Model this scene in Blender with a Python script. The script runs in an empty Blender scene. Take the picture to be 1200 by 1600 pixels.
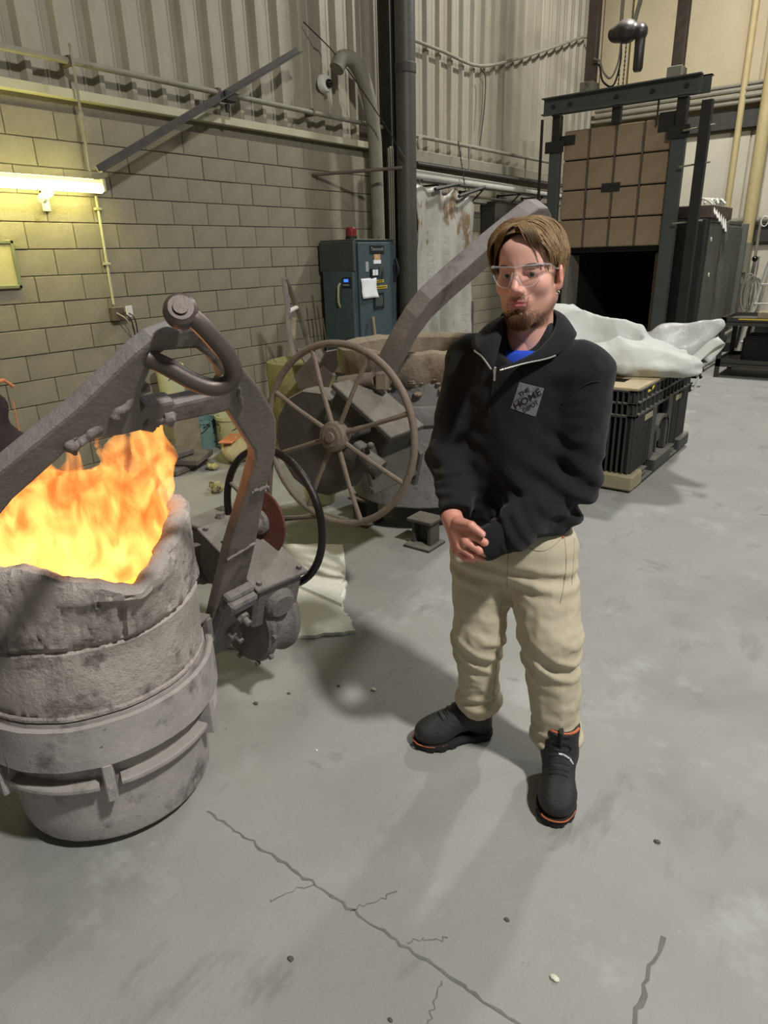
import bpy, bmesh, math, random
import numpy as np
from mathutils import Vector, Matrix, noise
from mathutils.bvhtree import BVHTree
random.seed(7); np.random.seed(7)
scene = bpy.context.scene
COL = scene.collection
# ------------------------------------------------------------------ camera
cam_d = bpy.data.cameras.new('camera'); cam_o = bpy.data.objects.new('camera', cam_d); COL.objects.link(cam_o)
cam_d.sensor_fit = 'VERTICAL'; cam_d.sensor_height = 24.0; cam_d.lens = 24.0 * 1045.0 / 1600.0
cam_d.clip_start = 0.05; cam_d.clip_end = 100
cam_o.location = (0, 0, 1.6)
cam_o.rotation_euler = (1.2066930, 0.0272067, 0.6420120)
scene.camera = cam_o
# ------------------------------------------------------------------ world, lamps, exposure
scene.view_settings.view_transform = 'Standard'; scene.view_settings.look = 'None'
scene.view_settings.exposure = -0.08; scene.view_settings.gamma = 1.0
scene.view_settings.use_curve_mapping = False
scene.cycles.use_denoising = True
scene.cycles.max_bounces = 6
W = bpy.data.worlds.new('world'); scene.world = W; W.use_nodes = True
W.node_tree.nodes['Background'].inputs[0].default_value = (0.95, 0.97, 0.93, 1)
W.node_tree.nodes['Background'].inputs[1].default_value = 0.09
def lamp(name, loc, target, power, size, col=(1, .985, .955)):
    d = bpy.data.lights.new(name, 'AREA'); d.shape = 'DISK'; d.size = size; d.energy = power; d.color = col
    o = bpy.data.objects.new(name, d); COL.objects.link(o); o.location = loc
    o.rotation_euler = (Vector(target) - Vector(loc)).to_track_quat('-Z', 'Y').to_euler()
    return o
lamp('high_bay_lamp', (2.9, 0.9, 6.6), (-0.9, 1.8, 0), 540, .5)
lamp('high_bay_lamp', (-2.0, 9.85, 6.9), (-2.9, 9.6, 0), 420, .5)
lamp('high_bay_lamp', (2.6, 7.6, 6.9), (1.6, 7.6, 0), 120, 1.0)
# ------------------------------------------------------------------ materials
MATS = {}
def lin(c):
    return tuple((v / 255 / 12.92) if v / 255 <= .04045 else ((v / 255 + .055) / 1.055) ** 2.4 for v in c)
def pbr(name, rgb, rough=.7, metal=0., var=.18, scale=6., bump=.15, bscale=None, spots=None, dust=None, streak=None, detail=6, emit=None, sheen=0):
    """rgb in 0..255 as seen; spots=(rgb, scale, threshold, softness) patches; dust=(rgb, amount) on faces that look up"""
    m = bpy.data.materials.new(name); m.use_nodes = True; MATS[name] = m
    nt = m.node_tree; N = nt.nodes; L = nt.links; b = N['Principled BSDF']
    tc = N.new('ShaderNodeTexCoord')
    n = N.new('ShaderNodeTexNoise'); n.inputs['Scale'].default_value = scale; n.inputs['Detail'].default_value = detail
    n.inputs['Roughness'].default_value = .65
    L.new(tc.outputs['Object'], n.inputs['Vector'])
    base = lin(rgb)
    r = N.new('ShaderNodeMapRange'); r.inputs[1].default_value = .3; r.inputs[2].default_value = .7
    r.inputs[3].default_value = 1 - var; r.inputs[4].default_value = 1 + var
    L.new(n.outputs['Fac'], r.inputs[0])
    mul = N.new('ShaderNodeMix'); mul.data_type = 'RGBA'; mul.blend_type = 'MULTIPLY'; mul.inputs[0].default_value = 1
    mul.inputs[6].default_value = (*base, 1)
    L.new(r.outputs[0], mul.inputs[7]); col = mul.outputs[2]
    def layer(col, fac, rgb2):
        mx = N.new('ShaderNodeMix'); mx.data_type = 'RGBA'; L.new(fac, mx.inputs[0]); L.new(col, mx.inputs[6])
        mx.inputs[7].default_value = (*lin(rgb2), 1); return mx.outputs[2]
    for sp in (spots or []):
        s = N.new('ShaderNodeTexNoise'); s.inputs['Scale'].default_value = sp[1]; s.inputs['Detail'].default_value = 5
        s.inputs['Roughness'].default_value = .7
        mp = N.new('ShaderNodeMapping'); mp.inputs['Location'].default_value = (sp[1] * 3.1 + .7, 1.3, 2.2)
        if len(sp) > 4: mp.inputs['Scale'].default_value = sp[4]
        L.new(tc.outputs['Object'], mp.inputs[0]); L.new(mp.outputs[0], s.inputs['Vector'])
        rr = N.new('ShaderNodeMapRange'); rr.inputs[1].default_value = sp[2]; rr.inputs[2].default_value = sp[2] + sp[3]
        L.new(s.outputs['Fac'], rr.inputs[0]); col = layer(col, rr.outputs[0], sp[0])
    if dust:
        g = N.new('ShaderNodeNewGeometry'); sx = N.new('ShaderNodeSeparateXYZ'); L.new(g.outputs['Normal'], sx.inputs[0])
        rr = N.new('ShaderNodeMapRange'); rr.inputs[1].default_value = .25; rr.inputs[2].default_value = .95
        rr.inputs[3].default_value = 0; rr.inputs[4].default_value = dust[1]
        L.new(sx.outputs['Z'], rr.inputs[0])
        mm = N.new('ShaderNodeMath'); mm.operation = 'MULTIPLY'; L.new(rr.outputs[0], mm.inputs[0])
        r2 = N.new('ShaderNodeMapRange'); r2.inputs[1].default_value = .25; r2.inputs[2].default_value = .6; r2.inputs[3].default_value = .35
        L.new(n.outputs['Fac'], r2.inputs[0]); L.new(r2.outputs[0], mm.inputs[1])
        col = layer(col, mm.outputs[0], dust[0])
    L.new(col, b.inputs['Base Color'])
    b.inputs['Roughness'].default_value = rough; b.inputs['Metallic'].default_value = metal
    if sheen: b.inputs['Sheen Weight'].default_value = sheen; b.inputs['Sheen Roughness'].default_value = .5
    if bump:
        bn = N.new('ShaderNodeTexNoise'); bn.inputs['Scale'].default_value = bscale or scale * 5; bn.inputs['Detail'].default_value = 6
        bn.inputs['Roughness'].default_value = .7
        L.new(tc.outputs['Object'], bn.inputs['Vector'])
        bp = N.new('ShaderNodeBump'); bp.inputs['Strength'].default_value = min(1, bump * 3); bp.inputs['Distance'].default_value = .012
        L.new(bn.outputs['Fac'], bp.inputs['Height']); L.new(bp.outputs[0], b.inputs['Normal'])
    if emit:
        b.inputs['Emission Color'].default_value = (*lin(emit[0]), 1); b.inputs['Emission Strength'].default_value = emit[1]
    return m
# ------------------------------------------------------------------ mesh builder
def frame(d, up=(0, 0, 1)):
    d = np.array(d, float); d /= np.linalg.norm(d); u = np.array(up, float)
    if abs(d @ u) > .98: u = np.array((1., 0, 0)) if abs(d[0]) < .9 else np.array((0, 1., 0))
    x = np.cross(u, d); x /= np.linalg.norm(x); y = np.cross(d, x)
    return x, y, d
class MB:
    def __init__(s): s.v = []; s.f = []; s.sm = []
    def add(s, vs, fs, smooth=False):
        k = len(s.v); s.v += [tuple(float(c) for c in q) for q in vs]; s.f += [tuple(i + k for i in f) for f in fs]; s.sm += [smooth] * len(fs); return s
    def box(s, lo, hi, ch=0., M=None):
        lo = np.array(lo, float); hi = np.array(hi, float); c = (lo + hi) / 2; h = abs(hi - lo) / 2
        return s.obox(c, h, np.eye(3) if M is None else M, ch)
    def obox(s, c, h, R, ch=0.):
        """oriented box: rows of R are its axes"""
        c = np.array(c, float); h = np.array(h, float); R = np.array(R, float)
        if ch <= 0:
            P = [(x, y, z) for x in (-1, 1) for y in (-1, 1) for z in (-1, 1)]
            V = [c + (np.array(p) * h) @ R for p in P]
            F = [(0, 1, 3, 2), (4, 6, 7, 5), (0, 4, 5, 1), (2, 3, 7, 6), (0, 2, 6, 4), (1, 5, 7, 3)]
            return s.add(V, F)
        ch = min(ch, h.min() * .9); V = []; idx = {}
        for ax in range(3):
            for p in [(x, y, z) for x in (-1, 1) for y in (-1, 1) for z in (-1, 1)]:
                q = np.array(p) * (h - ch); q[ax] = p[ax] * h[ax]; idx[(ax, p)] = len(V); V.append(c + q @ R)
        F = []
        for ax in range(3):
            o = [a for a in range(3) if a != ax]
            for sg in (-1, 1):
                quad = []
                for a, b in ((-1, -1), (1, -1), (1, 1), (-1, 1)):
                    p = [0, 0, 0]; p[ax] = sg; p[o[0]] = a; p[o[1]] = b; quad.append(idx[(ax, tuple(p))])
                flip = (sg > 0) != (ax != 1)
                F.append(tuple(quad[::-1] if flip else quad))
        for ax in range(3):   # edges along ax
            o = [a for a in range(3) if a != ax]
            for a in (-1, 1):
                for b in (-1, 1):
                    p0 = [0, 0, 0]; p0[ax] = -1; p0[o[0]] = a; p0[o[1]] = b; p1 = list(p0); p1[ax] = 1
                    F.append((idx[(o[0], tuple(p0))], idx[(o[0], tuple(p1))], idx[(o[1], tuple(p1))], idx[(o[1], tuple(p0))]))
        for p in [(x, y, z) for x in (-1, 1) for y in (-1, 1) for z in (-1, 1)]:
            F.append((idx[(0, p)], idx[(1, p)], idx[(2, p)]))
        return s.add(V, F)
    def tube(s, path, r, n=10, caps=True, closed=False, flat=1., up=(0, 0, 1)):
        P = [np.array(p, float) for p in path]; m = len(P)
        rr = list(r) if hasattr(r, '__len__') else [r] * m
        V = []; prev = None
        for i, p in enumerate(P):
            if closed: d = P[(i + 1) % m] - P[i - 1]
            else: d = P[min(i + 1, m - 1)] - P[max(i - 1, 0)]
            if prev is None: x, y, d = frame(d, up)
            else:
                d = d / (np.linalg.norm(d) + 1e-12); x = prev - d * (prev @ d); x /= np.linalg.norm(x) + 1e-12; y = np.cross(d, x)
            prev = x
            for k in range(n):
                a = 2 * math.pi * k / n; V.append(p + x * math.cos(a) * rr[i] + y * math.sin(a) * rr[i] * flat)
        F = []
        for i in range(m if closed else m - 1):
            j = (i + 1) % m
            for k in range(n): F.append((i * n + k, i * n + (k + 1) % n, j * n + (k + 1) % n, j * n + k))
        s.add(V, F, True)
        if caps and not closed:
            b = len(s.v) - len(V)
            s.f += [tuple(b + k for k in range(n))[::-1], tuple(b + (m - 1) * n + k for k in range(n))]; s.sm += [False, False]
        return s
    def cyl(s, p0, p1, r0, r1=None, n=16): return s.tube([p0, p1], [r0, r0 if r1 is None else r1], n)
    def lathe(s, prof, c, axis=(0, 0, 1), n=32, a0=0, a1=2 * math.pi, smooth=True, closed=False, wob=None):
        x, y, d = frame(axis, (0, 1, 0) if abs(axis[2]) > .9 else (0, 0, 1)); c = np.array(c, float); full = abs(a1 - a0 - 2 * math.pi) < 1e-6
        m = n if full else n + 1; V = []
        for k in range(m):
            a = a0 + (a1 - a0) * k / n; e = x * math.cos(a) + y * math.sin(a)
            for i, (r, z) in enumerate(prof):
                if wob: r, z = wob(a, i, r, z)
                V.append(c + e * r + d * z)
        F = []; q = len(prof)
        for k in range(n):
            k2 = (k + 1) % m
            for i in range(q if closed else q - 1):
                j = (i + 1) % q; F.append((k * q + i, k2 * q + i, k2 * q + j, k * q + j))
        if closed and not full: F += [tuple(range(q)), tuple(range((m - 1) * q, m * q))[::-1]]
        return s.add(V, F, smooth)
    def prism(s, poly, o, ax, ay, t, ch=0.):
        """polygon (2-D) in the frame o, ax, ay, thickness t along ax x ay (from 0 to t)"""
        o = np.array(o, float); ax = np.array(ax, float); ay = np.array(ay, float); az = np.cross(ax, ay); n = len(poly)
        V = [o + ax * a + ay * b for a, b in poly] + [o + ax * a + ay * b + az * t for a, b in poly]
        F = [tuple(range(n))[::-1], tuple(range(n, 2 * n))] + [(i, (i + 1) % n, n + (i + 1) % n, n + i) for i in range(n)]
        return s.add(V, F)
    def sph(s, c, r, n=12, m=8, R=None):
        r = np.array(r if hasattr(r, '__len__') else (r, r, r), float); c = np.array(c, float); R = np.eye(3) if R is None else np.array(R)
        V = [c + (np.array((0, 0, -1)) * r) @ R]
        for i in range(1, m):
            t = -math.pi / 2 + math.pi * i / m
            for k in range(n):
                a = 2 * math.pi * k / n; V.append(c + (np.array((math.cos(t) * math.cos(a), math.cos(t) * math.sin(a), math.sin(t))) * r) @ R)
        V.append(c + (np.array((0, 0, 1)) * r) @ R); F = [(0, 1 + (k + 1) % n, 1 + k) for k in range(n)]
        for i in range(m - 2):
            for k in range(n): F.append((1 + i * n + k, 1 + i * n + (k + 1) % n, 1 + (i + 1) * n + (k + 1) % n, 1 + (i + 1) * n + k))
        e = len(V) - 1; F += [(e, 1 + (m - 2) * n + k, 1 + (m - 2) * n + (k + 1) % n) for k in range(n)]
        return s.add(V, F, True)
    def mesh(s, name, off=(0, 0, 0)):
        me = bpy.data.meshes.new(name); o = np.array(off, float)
        me.from_pydata([tuple(np.array(v) - o) for v in s.v], [], s.f)
        me.polygons.foreach_set('use_smooth', s.sm); me.update()
        if any(s.sm): me.set_sharp_from_angle(angle=.6)
        return me
def setp(o, label=None, cat=None, group=None, kind=None):
    if label: o['label'] = label
    if cat: o['category'] = cat
    if group: o['group'] = group
    if kind: o['kind'] = kind
    return o
def M_(m): return MATS[m] if isinstance(m, str) else m
def link(name, me, mat, parent=None, loc=(0, 0, 0)):
    o = bpy.data.objects.new(name, me); COL.objects.link(o); o.location = loc
    if mat is not None and len(me.materials) == 0: me.materials.append(M_(mat))
    if parent is not None: o.parent = parent
    return o
def root(name, loc, label, cat, group=None):
    o = bpy.data.objects.new(name, None); COL.objects.link(o); o.location = loc; o.empty_display_size = .1
    return setp(o, label, cat, group)
def wloc(o):
    l = np.array(o.location, float)
    return l if o.parent is None else l + wloc(o.parent)
def part(name, mb, mat, parent):
    """mb is in world coordinates; the part's origin sits at its parent's"""
    o = link(name, mb.mesh(name, wloc(parent)), mat, parent); return o
def single(name, mb, mat, label, cat, loc, group=None):
    o = link(name, mb.mesh(name, loc), mat, None, loc); return setp(o, label, cat, group)
def struct(name, mb, mat, loc=(0, 0, 0)):
    o = link(name, mb.mesh(name, loc), mat, None, loc); o['kind'] = 'structure'; return o
def bez(pts, n=8):
    """Catmull-Rom through the points"""
    P = [np.array(p, float) for p in pts]; P = [2 * P[0] - P[1]] + P + [2 * P[-1] - P[-2]]; out = []
    for i in range(1, len(P) - 2):
        for k in range(n):
            t = k / n; a, b, c, d = P[i - 1:i + 3]
            out.append(.5 * (2 * b + (c - a) * t + (2 * a - 5 * b + 4 * c - d) * t * t + (3 * b - a - 3 * c + d) * t ** 3))
    return out + [P[-2]]
# ------------------------------------------------------------------ implicit surfaces (for cloth, skin, crusts, flames)
def snets(f, lo, hi, h):
    """mesh of f < 0 by surface nets; f takes an (n, 3) array"""
    lo = np.array(lo, float); hi = np.array(hi, float); n = np.ceil((hi - lo) / h).astype(int) + 1
    ax = [lo[i] + h * np.arange(n[i]) for i in range(3)]
    D = np.empty(n, np.float32); YZ = np.stack(np.meshgrid(ax[1], ax[2], indexing='ij'), -1).reshape(-1, 2)
    step = max(1, int(400000 // len(YZ)))
    for i in range(0, n[0], step):
        xs = ax[0][i:i + step]
        P = np.concatenate([np.c_[np.full(len(YZ), x), YZ] for x in xs]); D[i:i + step] = f(P).reshape(len(xs), n[1], n[2])
    I = D < 0; c = [D[i:n[0] - 1 + i, j:n[1] - 1 + j, k:n[2] - 1 + k] for i in (0, 1) for j in (0, 1) for k in (0, 1)]
    s = sum((q < 0).astype(np.int8) for q in c); act = (s > 0) & (s < 8)
    idx = -np.ones(act.shape, np.int64); A = np.argwhere(act); idx[act] = np.arange(len(A))
    cv = np.stack([q[act] for q in c], 1); off = np.array([(i, j, k) for i in (0, 1) for j in (0, 1) for k in (0, 1)], float)
    S = np.zeros((len(A), 3)); W = np.zeros(len(A))
    for a in range(8):
        for b in range(a + 1, 8):
            if np.abs(off[a] - off[b]).sum() != 1: continue
            m = (cv[:, a] < 0) != (cv[:, b] < 0); t = cv[m, a] / (cv[m, a] - cv[m, b])
            S[m] += off[a] + (off[b] - off[a]) * t[:, None]; W[m] += 1
    V = lo + (A + S / W[:, None]) * h; F = []
    for d in range(3):
        o1, o2 = (d + 1) % 3, (d + 2) % 3
        sl = [slice(1, None)] * 3; sl[d] = slice(0, -1); sl = [slice(1, n[k] - 1) if k != d else slice(0, n[k] - 1) for k in range(3)]
        a = I[tuple(sl)]; sl2 = list(sl); sl2[d] = slice(1, n[d]); b = I[tuple(sl2)]
        E = np.argwhere(a != b); base = E.copy(); base[:, o1] += 1; base[:, o2] += 1
        fl = a[a != b]
        def g(da, db):
            q = base.copy(); q[:, o1] += da; q[:, o2] += db; return idx[q[:, 0], q[:, 1], q[:, 2]]
        Q = np.stack([g(-1, -1), g(0, -1), g(0, 0), g(-1, 0)], 1); Q[~fl] = Q[~fl][:, ::-1]; F.append(Q)
    F = np.concatenate(F); F = F[(F >= 0).all(1)]
    return V, F
def npmesh(name, V, F, smooth=True, off=(0, 0, 0)):
    me = bpy.data.meshes.new(name); V = np.asarray(V, np.float32) - np.array(off, np.float32); F = np.asarray(F, np.int32); k = F.shape[1]
    me.vertices.add(len(V)); me.vertices.foreach_set('co', V.ravel()); me.loops.add(F.size); me.loops.foreach_set('vertex_index', F.ravel())
    me.polygons.add(len(F)); me.polygons.foreach_set('loop_start', np.arange(0, F.size, k, dtype=np.int32))
    me.polygons.foreach_set('use_smooth', np.full(len(F), smooth)); me.update(calc_edges=True); me.validate(); return me
def smin(a, b, k):
    h = np.clip(.5 + .5 * (b - a) / k, 0, 1); return b * (1 - h) + a * h - k * h * (1 - h)
def s_cone(P, a, b, r0, r1):
    """round cone (tapered capsule)"""
    a = np.array(a, float); b = np.array(b, float); d = b - a; t = np.clip((P - a) @ d / (d @ d), 0, 1)
    return np.linalg.norm(P - a - t[:, None] * d, axis=1) - (r0 + (r1 - r0) * t)
def s_ell(P, c, r, R=None):
    q = P - np.array(c, float)
    if R is not None: q = q @ np.array(R).T
    r = np.array(r, float); k0 = np.linalg.norm(q / r, axis=1); k1 = np.linalg.norm(q / (r * r), axis=1) + 1e-9
    return k0 * (k0 - 1) / k1
def s_box(P, c, h, R=None, r=0.):
    q = P - np.array(c, float)
    if R is not None: q = q @ np.array(R).T
    q = np.abs(q) - (np.array(h, float) - r)
    return np.linalg.norm(np.maximum(q, 0), axis=1) + np.minimum(q.max(1), 0) - r
_ph = np.random.RandomState(3)
_K = [(_ph.randn(24, 3), _ph.rand(24) * 6.28) for _ in range(6)]
def fbm(P, scale, seed=0):
    """cheap smooth noise, about -1..1"""
    k, p = _K[seed % 6]; o = np.zeros(len(P))
    for i in range(12): o += np.sin(P @ (k[i] * scale) + p[i])
    for i in range(12, 24): o += .5 * np.sin(P @ (k[i] * scale * 2.3) + p[i])
    return o / 6.
def turn(z):
    c, s = math.cos(z), math.sin(z); return np.array(((c, s, 0), (-s, c, 0), (0, 0, 1)))
# ================================================================== materials
pbr('concrete', (150, 149, 143), .58, 0, .10, 1.7, .07, 45, spots=[((124, 124, 120), .7, .54, .2), ((168, 168, 163), 1.9, .57, .14), ((134, 133, 128), 5, .58, .1, (1, .35, 1)), ((112, 111, 107), 14, .69, .05), ((118, 117, 112), 2.6, .66, .08, (.5, 1, 1)), ((178, 177, 172), 30, .72, .03)], detail=10)
pbr('floor_joint', (122, 121, 116), .9, 0, .2, 20, .2)
pbr('block', (138, 131, 112), .92, 0, .15, 3.5, .3, 90, spots=[((106, 100, 87), 1.3, .58, .18), ((82, 76, 66), 4.5, .70, .05)])
pbr('mortar', (112, 106, 92), .95, 0, .15, 12, .2)
pbr('siding', (146, 140, 122), .55, .1, .12, 1.6, .04, 30, spots=[((116, 110, 95), 1.2, .55, .3, (1, 1, .25)), ((105, 98, 84), 3.5, .66, .1, (1, 1, .2))])
pbr('ledge', (172, 168, 140), .7, .0, .12, 5, .1, dust=((120, 116, 98), .5))
pbr('tan_panel', (186, 171, 140), .8, 0, .08, 1.2, .03, 40, spots=[((158, 143, 114), .9, .57, .2)])
pbr('pale_panel', (196, 190, 170), .8, 0, .08, 1.8, .03, 40, spots=[((150, 140, 120), 2.2, .64, .1)])
pbr('dark_steel', (66, 63, 58), .6, .3, .2, 9, .1, dust=((120, 116, 106), .7))
pbr('black_steel', (42, 40, 38), .6, .3, .2, 9, .1)
pbr('rusty_steel', (92, 80, 70), .75, .2, .25, 9, .15, spots=[((116, 84, 62), 5, .6, .1)], dust=((132, 126, 114), .6))
pbr('grey_pipe', (128, 124, 108), .65, .1, .14, 6, .08, spots=[((90, 84, 72), 5, .6, .1)], dust=((150, 146, 130), .5))
pbr('white_pipe', (190, 188, 176), .6, 0, .1, 6, .05, dust=((140, 136, 122), .5))
pbr('yellow_pipe', (180, 164, 118), .6, 0, .1, 5, .05, spots=[((150, 130, 84), 4, .62, .1)])
pbr('column_paint', (74, 72, 66), .5, .2, .12, 4, .06, spots=[((70, 66, 60), 3, .6, .15, (1, 1, .3))])
pbr('white_plastic', (214, 212, 202), .45, 0, .05, 8, .0)
# ================================================================== the setting
WX = -5.2                                  # left wall plane
f = MB(); f.box((-5.4, -2.5, -.12), (4.2, 14.2, 0))
floor_o = struct('floor', f, 'concrete')
def ribbon(pts, w, z=.0012):
    mb = MB(); P = [np.array((*p, z)) for p in pts]; V = []; 
    for i, p in enumerate(P):
        d = P[min(i + 1, len(P) - 1)] - P[max(i - 1, 0)]; n = np.array((-d[1], d[0], 0)); n /= np.linalg.norm(n) + 1e-9
        ww = w * (.55 + .9 * random.random()); V += [p + n * ww / 2, p - n * ww / 2]
    return mb.add(V, [(2 * i, 2 * i + 1, 2 * i + 3, 2 * i + 2) for i in range(len(P) - 1)])
def wander(a, b, n, amp):
    a = np.array(a, float); b = np.array(b, float); return [a + (b - a) * i / n + np.random.randn(2) * amp for i in range(n + 1)]
part('control_joint', ribbon(wander((-1.45, .94), (-.3, .94), 60, .003), .007), 'floor_joint', floor_o)
part('control_joint', ribbon(wander((-.3, .94), (1.2, .94), 60, .003), .007), 'floor_joint', floor_o)
for a, b, w in (((-.576, .925), (-.546, .82), .004), ((-.183, 1.33), (-.179, 1.05), .010), ((-.70, .95), (-.62, 1.02), .003), ((-.86, .94), (-.80, 1.05), .003), ((-1.0, .94), (-1.06, .83), .003), ((-.24, 3.2), (.15, 3.45), .006), ((-.5, 4.6), (.4, 4.75), .006)):
    part('crack', ribbon(wander(a, b, 12, .004), w), 'floor_joint', floor_o)
# block wall: courses of about .185 m
CH, BL = .1855, .374
wl = MB(); wl.box((WX - .2, -2.5, 0), (WX - .012, 14.2, 2.75))
wall_left = struct('wall_left', wl, 'mortar', (WX, 0, 0))
spots_ = []
for c in range(15):
    z0 = max(0, .98 - .1855 * 6 + c * CH); z1 = .98 - .1855 * 5 + c * CH
    if z0 >= 2.74: break
    z1 = min(z1, 2.74)
    y = 2.83 - 2 * BL - (BL / 2 if c % 2 == 0 else 0)
    while y < 13.4:
        spots_.append((y, y + BL, z0, z1)); y += BL
def block_mb(l, h):
    return MB().box((-.10, .0028, .0028), (.0, l - .0028, h - .0028), .004)
spots_.sort(key=lambda s: math.hypot(5.2, (s[0] + s[1]) / 2 ) + (3 if s[3] < .5 and 3.2 < s[0] else 0))
block_me = {}
rest = MB()
for i, (y0, y1, z0, z1) in enumerate(spots_):
    dx = random.uniform(-.003, .003)
    if i < 300:
        key = round(z1 - z0, 3)
        if key not in block_me: block_me[key] = block_mb(BL, z1 - z0).mesh('block')
        link('block', block_me[key], 'block', wall_left, (dx, y0, z0))
    else:
        rest.box((WX - .10 + dx, y0 + .0028, z0 + .0028), (WX + dx, y1 - .0028, z1 - .0028), .004)
o = part('block_courses', rest, 'block', wall_left); o['kind'] = 'stuff'
# corrugated siding above: sheets with three main ribs each
sd = MB(); sd.box((WX - .25, -2.5, 2.75), (WX - .06, 14.2, 7.2))
siding = struct('wall_left_siding', sd, 'siding', (WX, 0, 0))
prof = []
for k in range(3):
    y = k * .28
    prof += [(y + .0, 0), (y + .085, 0), (y + .092, .006), (y + .104, .006), (y + .111, 0), (y + .160, 0), (y + .188, .048), (y + .228, .048), (y + .256, 0)]
prof.append((.84, 0)); Vs = []; Fs = []
for (y, x) in prof: Vs += [(x, y, 0), (x, y, 4.42)]
for i in range(len(prof) - 1): Fs.append((2 * i, 2 * i + 1, 2 * i + 3, 2 * i + 2)[::-1])
sheet_me = MB().add(Vs, Fs).mesh('siding_sheet')
for k in range(15):
    link('siding_sheet', sheet_me, 'siding', siding, (-.05, 1.02 + k * .84 - .01, 2.78))
t = MB(); t.box((WX - .06, -2.5, 2.735), (WX + .055, 13.4, 2.80), .004)
struct('trim_1', t, 'ledge', (WX, 0, 2.7))
# back wall
b = MB(); b.box((-5.4, 13.42, 0), (4.2, 13.6, 7.2))
wall_back = struct('wall_back', b, 'tan_panel', (0, 13.42, 0))
x = -5.15
for k in range(7):
    part('wall_panel', MB().box((x + .008, 13.39, 4.0), (x + 1.292, 13.425, 7.1), .006), 'tan_panel', wall_back)
    part('wall_panel', MB().box((x + .008, 13.39, 1.98), (x + 1.292, 13.425, 3.35), .006), 'pale_panel', wall_back)
    part('wall_panel', MB().box((x + .008, 13.39, .1), (x + 1.292, 13.425, 1.62), .006), 'pale_panel', wall_back); x += 1.3
part('girt', MB().box((-5.15, 13.28, 3.38), (4.1, 13.42, 3.66), .01), 'dark_steel', wall_back)
part('girt', MB().box((-5.15, 13.3, 1.66), (4.1, 13.42, 1.94), .01), 'dark_steel', wall_back)
# ================================================================== pipes, columns and fittings along the left wall
def pipe(name, path, r, mat, label, cat='pipe', n=12, group=None, smooth=None):
    p = bez(path, smooth) if smooth else path
    return single(name, MB().tube(p, r, n), mat, label, cat, tuple(np.array(path[0], float)), group)
# long horizontal pipe with its drop hanger
rp = root('wall_pipe', (-5.1, 4.5, 2.96), 'long thin horizontal pipe crossing the siding above the block wall', 'pipe')
part('pipe_run', MB().tube([(-5.1, 1.6, 2.962), (-5.1, 7.45, 2.958)], .023, 12), 'grey_pipe', rp)
for y in (2.2, 3.15, 4.5, 5.7): part('pipe_clamp', MB().box((-5.19, y - .02, 2.93), (-5.075, y + .02, 2.995), .006), 'rusty_steel', rp)
part('drop_rod', MB().tube([(-5.06, 3.15, 3.06), (-5.06, 3.15, 2.6), (-5.06, 3.145, 2.26)], .010, 8).tube([(-5.06, 3.15, 2.64), (-5.06, 3.15, 2.52)], .018, 8), 'grey_pipe', rp)
# diagonal bar
dg = MB(); a = np.array((-4.97, 3.15, 2.26)); b_ = np.array((-4.97, 5.4, 3.41)); d_ = (b_ - a) / np.linalg.norm(b_ - a); n_ = np.cross(d_, (1, 0, 0))
dg.obox((a + b_) / 2, (np.linalg.norm(b_ - a) / 2, .026, .006), (d_, n_, (1, 0, 0)), .002)
dg.obox((a + b_) / 2 + n_ * .02 + np.array((.024, 0, 0)), (np.linalg.norm(b_ - a) / 2, .005, .026), (d_, n_, (1, 0, 0)), .002)
rd = root('diagonal_brace', tuple(a), 'dirty steel angle bar slanting up across the long wall pipe', 'steel bar')
part('angle_bar', dg, 'dark_steel', rd)
part('clamp_block', MB().box((-5.02, 4.44, 2.87), (-4.94, 4.56, 2.95), .008).cyl((-5.0, 4.5, 2.86), (-5.0, 4.5, 2.80), .02), 'black_steel', rd)
# fluorescent lamp
tube_m = bpy.data.materials.new('fluorescent_glow'); tube_m.use_nodes = True; MATS['fluorescent_glow'] = tube_m
bb = tube_m.node_tree.nodes['Principled BSDF']; bb.inputs['Base Color'].default_value = (.9, .9, .75, 1)
bb.inputs['Emission Color'].default_value = (1, .93, .34, 1); bb.inputs['Emission Strength'].default_value = 34
fl = root('fluorescent_light', (-5.0, 2.7, 2.1), 'glowing twin-tube fluorescent light fixed to the block wall', 'light')
part('housing', MB().prism([(0, .045), (.05, .075), (.17, .075), (.17, .105), (0, .105)], (-5.16, 3.19, 2.09), (1, 0, 0), (0, 0, 1), 1.6), 'ledge', fl)
for x, z in ((-5.06, 2.178), (-4.975, 2.128)):
    part('tube', MB().cyl((x, 1.7, z), (x, 3.16, z), .026, n=12), 'fluorescent_glow', fl)
part('end_cap', MB().box((-5.14, 3.165, 2.11), (-4.955, 3.195, 2.20), .006), 'ledge', fl)
part('mounting_strip', MB().box((WX, 2.8, 1.98), (WX + .03, 2.85, 2.12), .004).box((WX, 2.8, 2.10), (-5.1, 2.85, 2.13), .003), 'white_plastic', fl)
rc = root('flood_lamp', (-5.1, 2.78, 2.06), 'small white swivel flood lamp head below the fluorescent light', 'lamp')
part('lamp_head', MB().cyl((-5.12, 2.84, 2.10), (-5.02, 2.72, 2.05), .024, .034).cyl((-5.02, 2.72, 2.05), (-4.99, 2.69, 2.035), .018, .018), 'white_plastic', rc)
part('swivel_arm', MB().tube([(-5.19, 2.9, 2.13), (-5.15, 2.88, 2.12), (-5.11, 2.83, 2.10)], .013, 8), 'white_plastic', rc)
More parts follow.
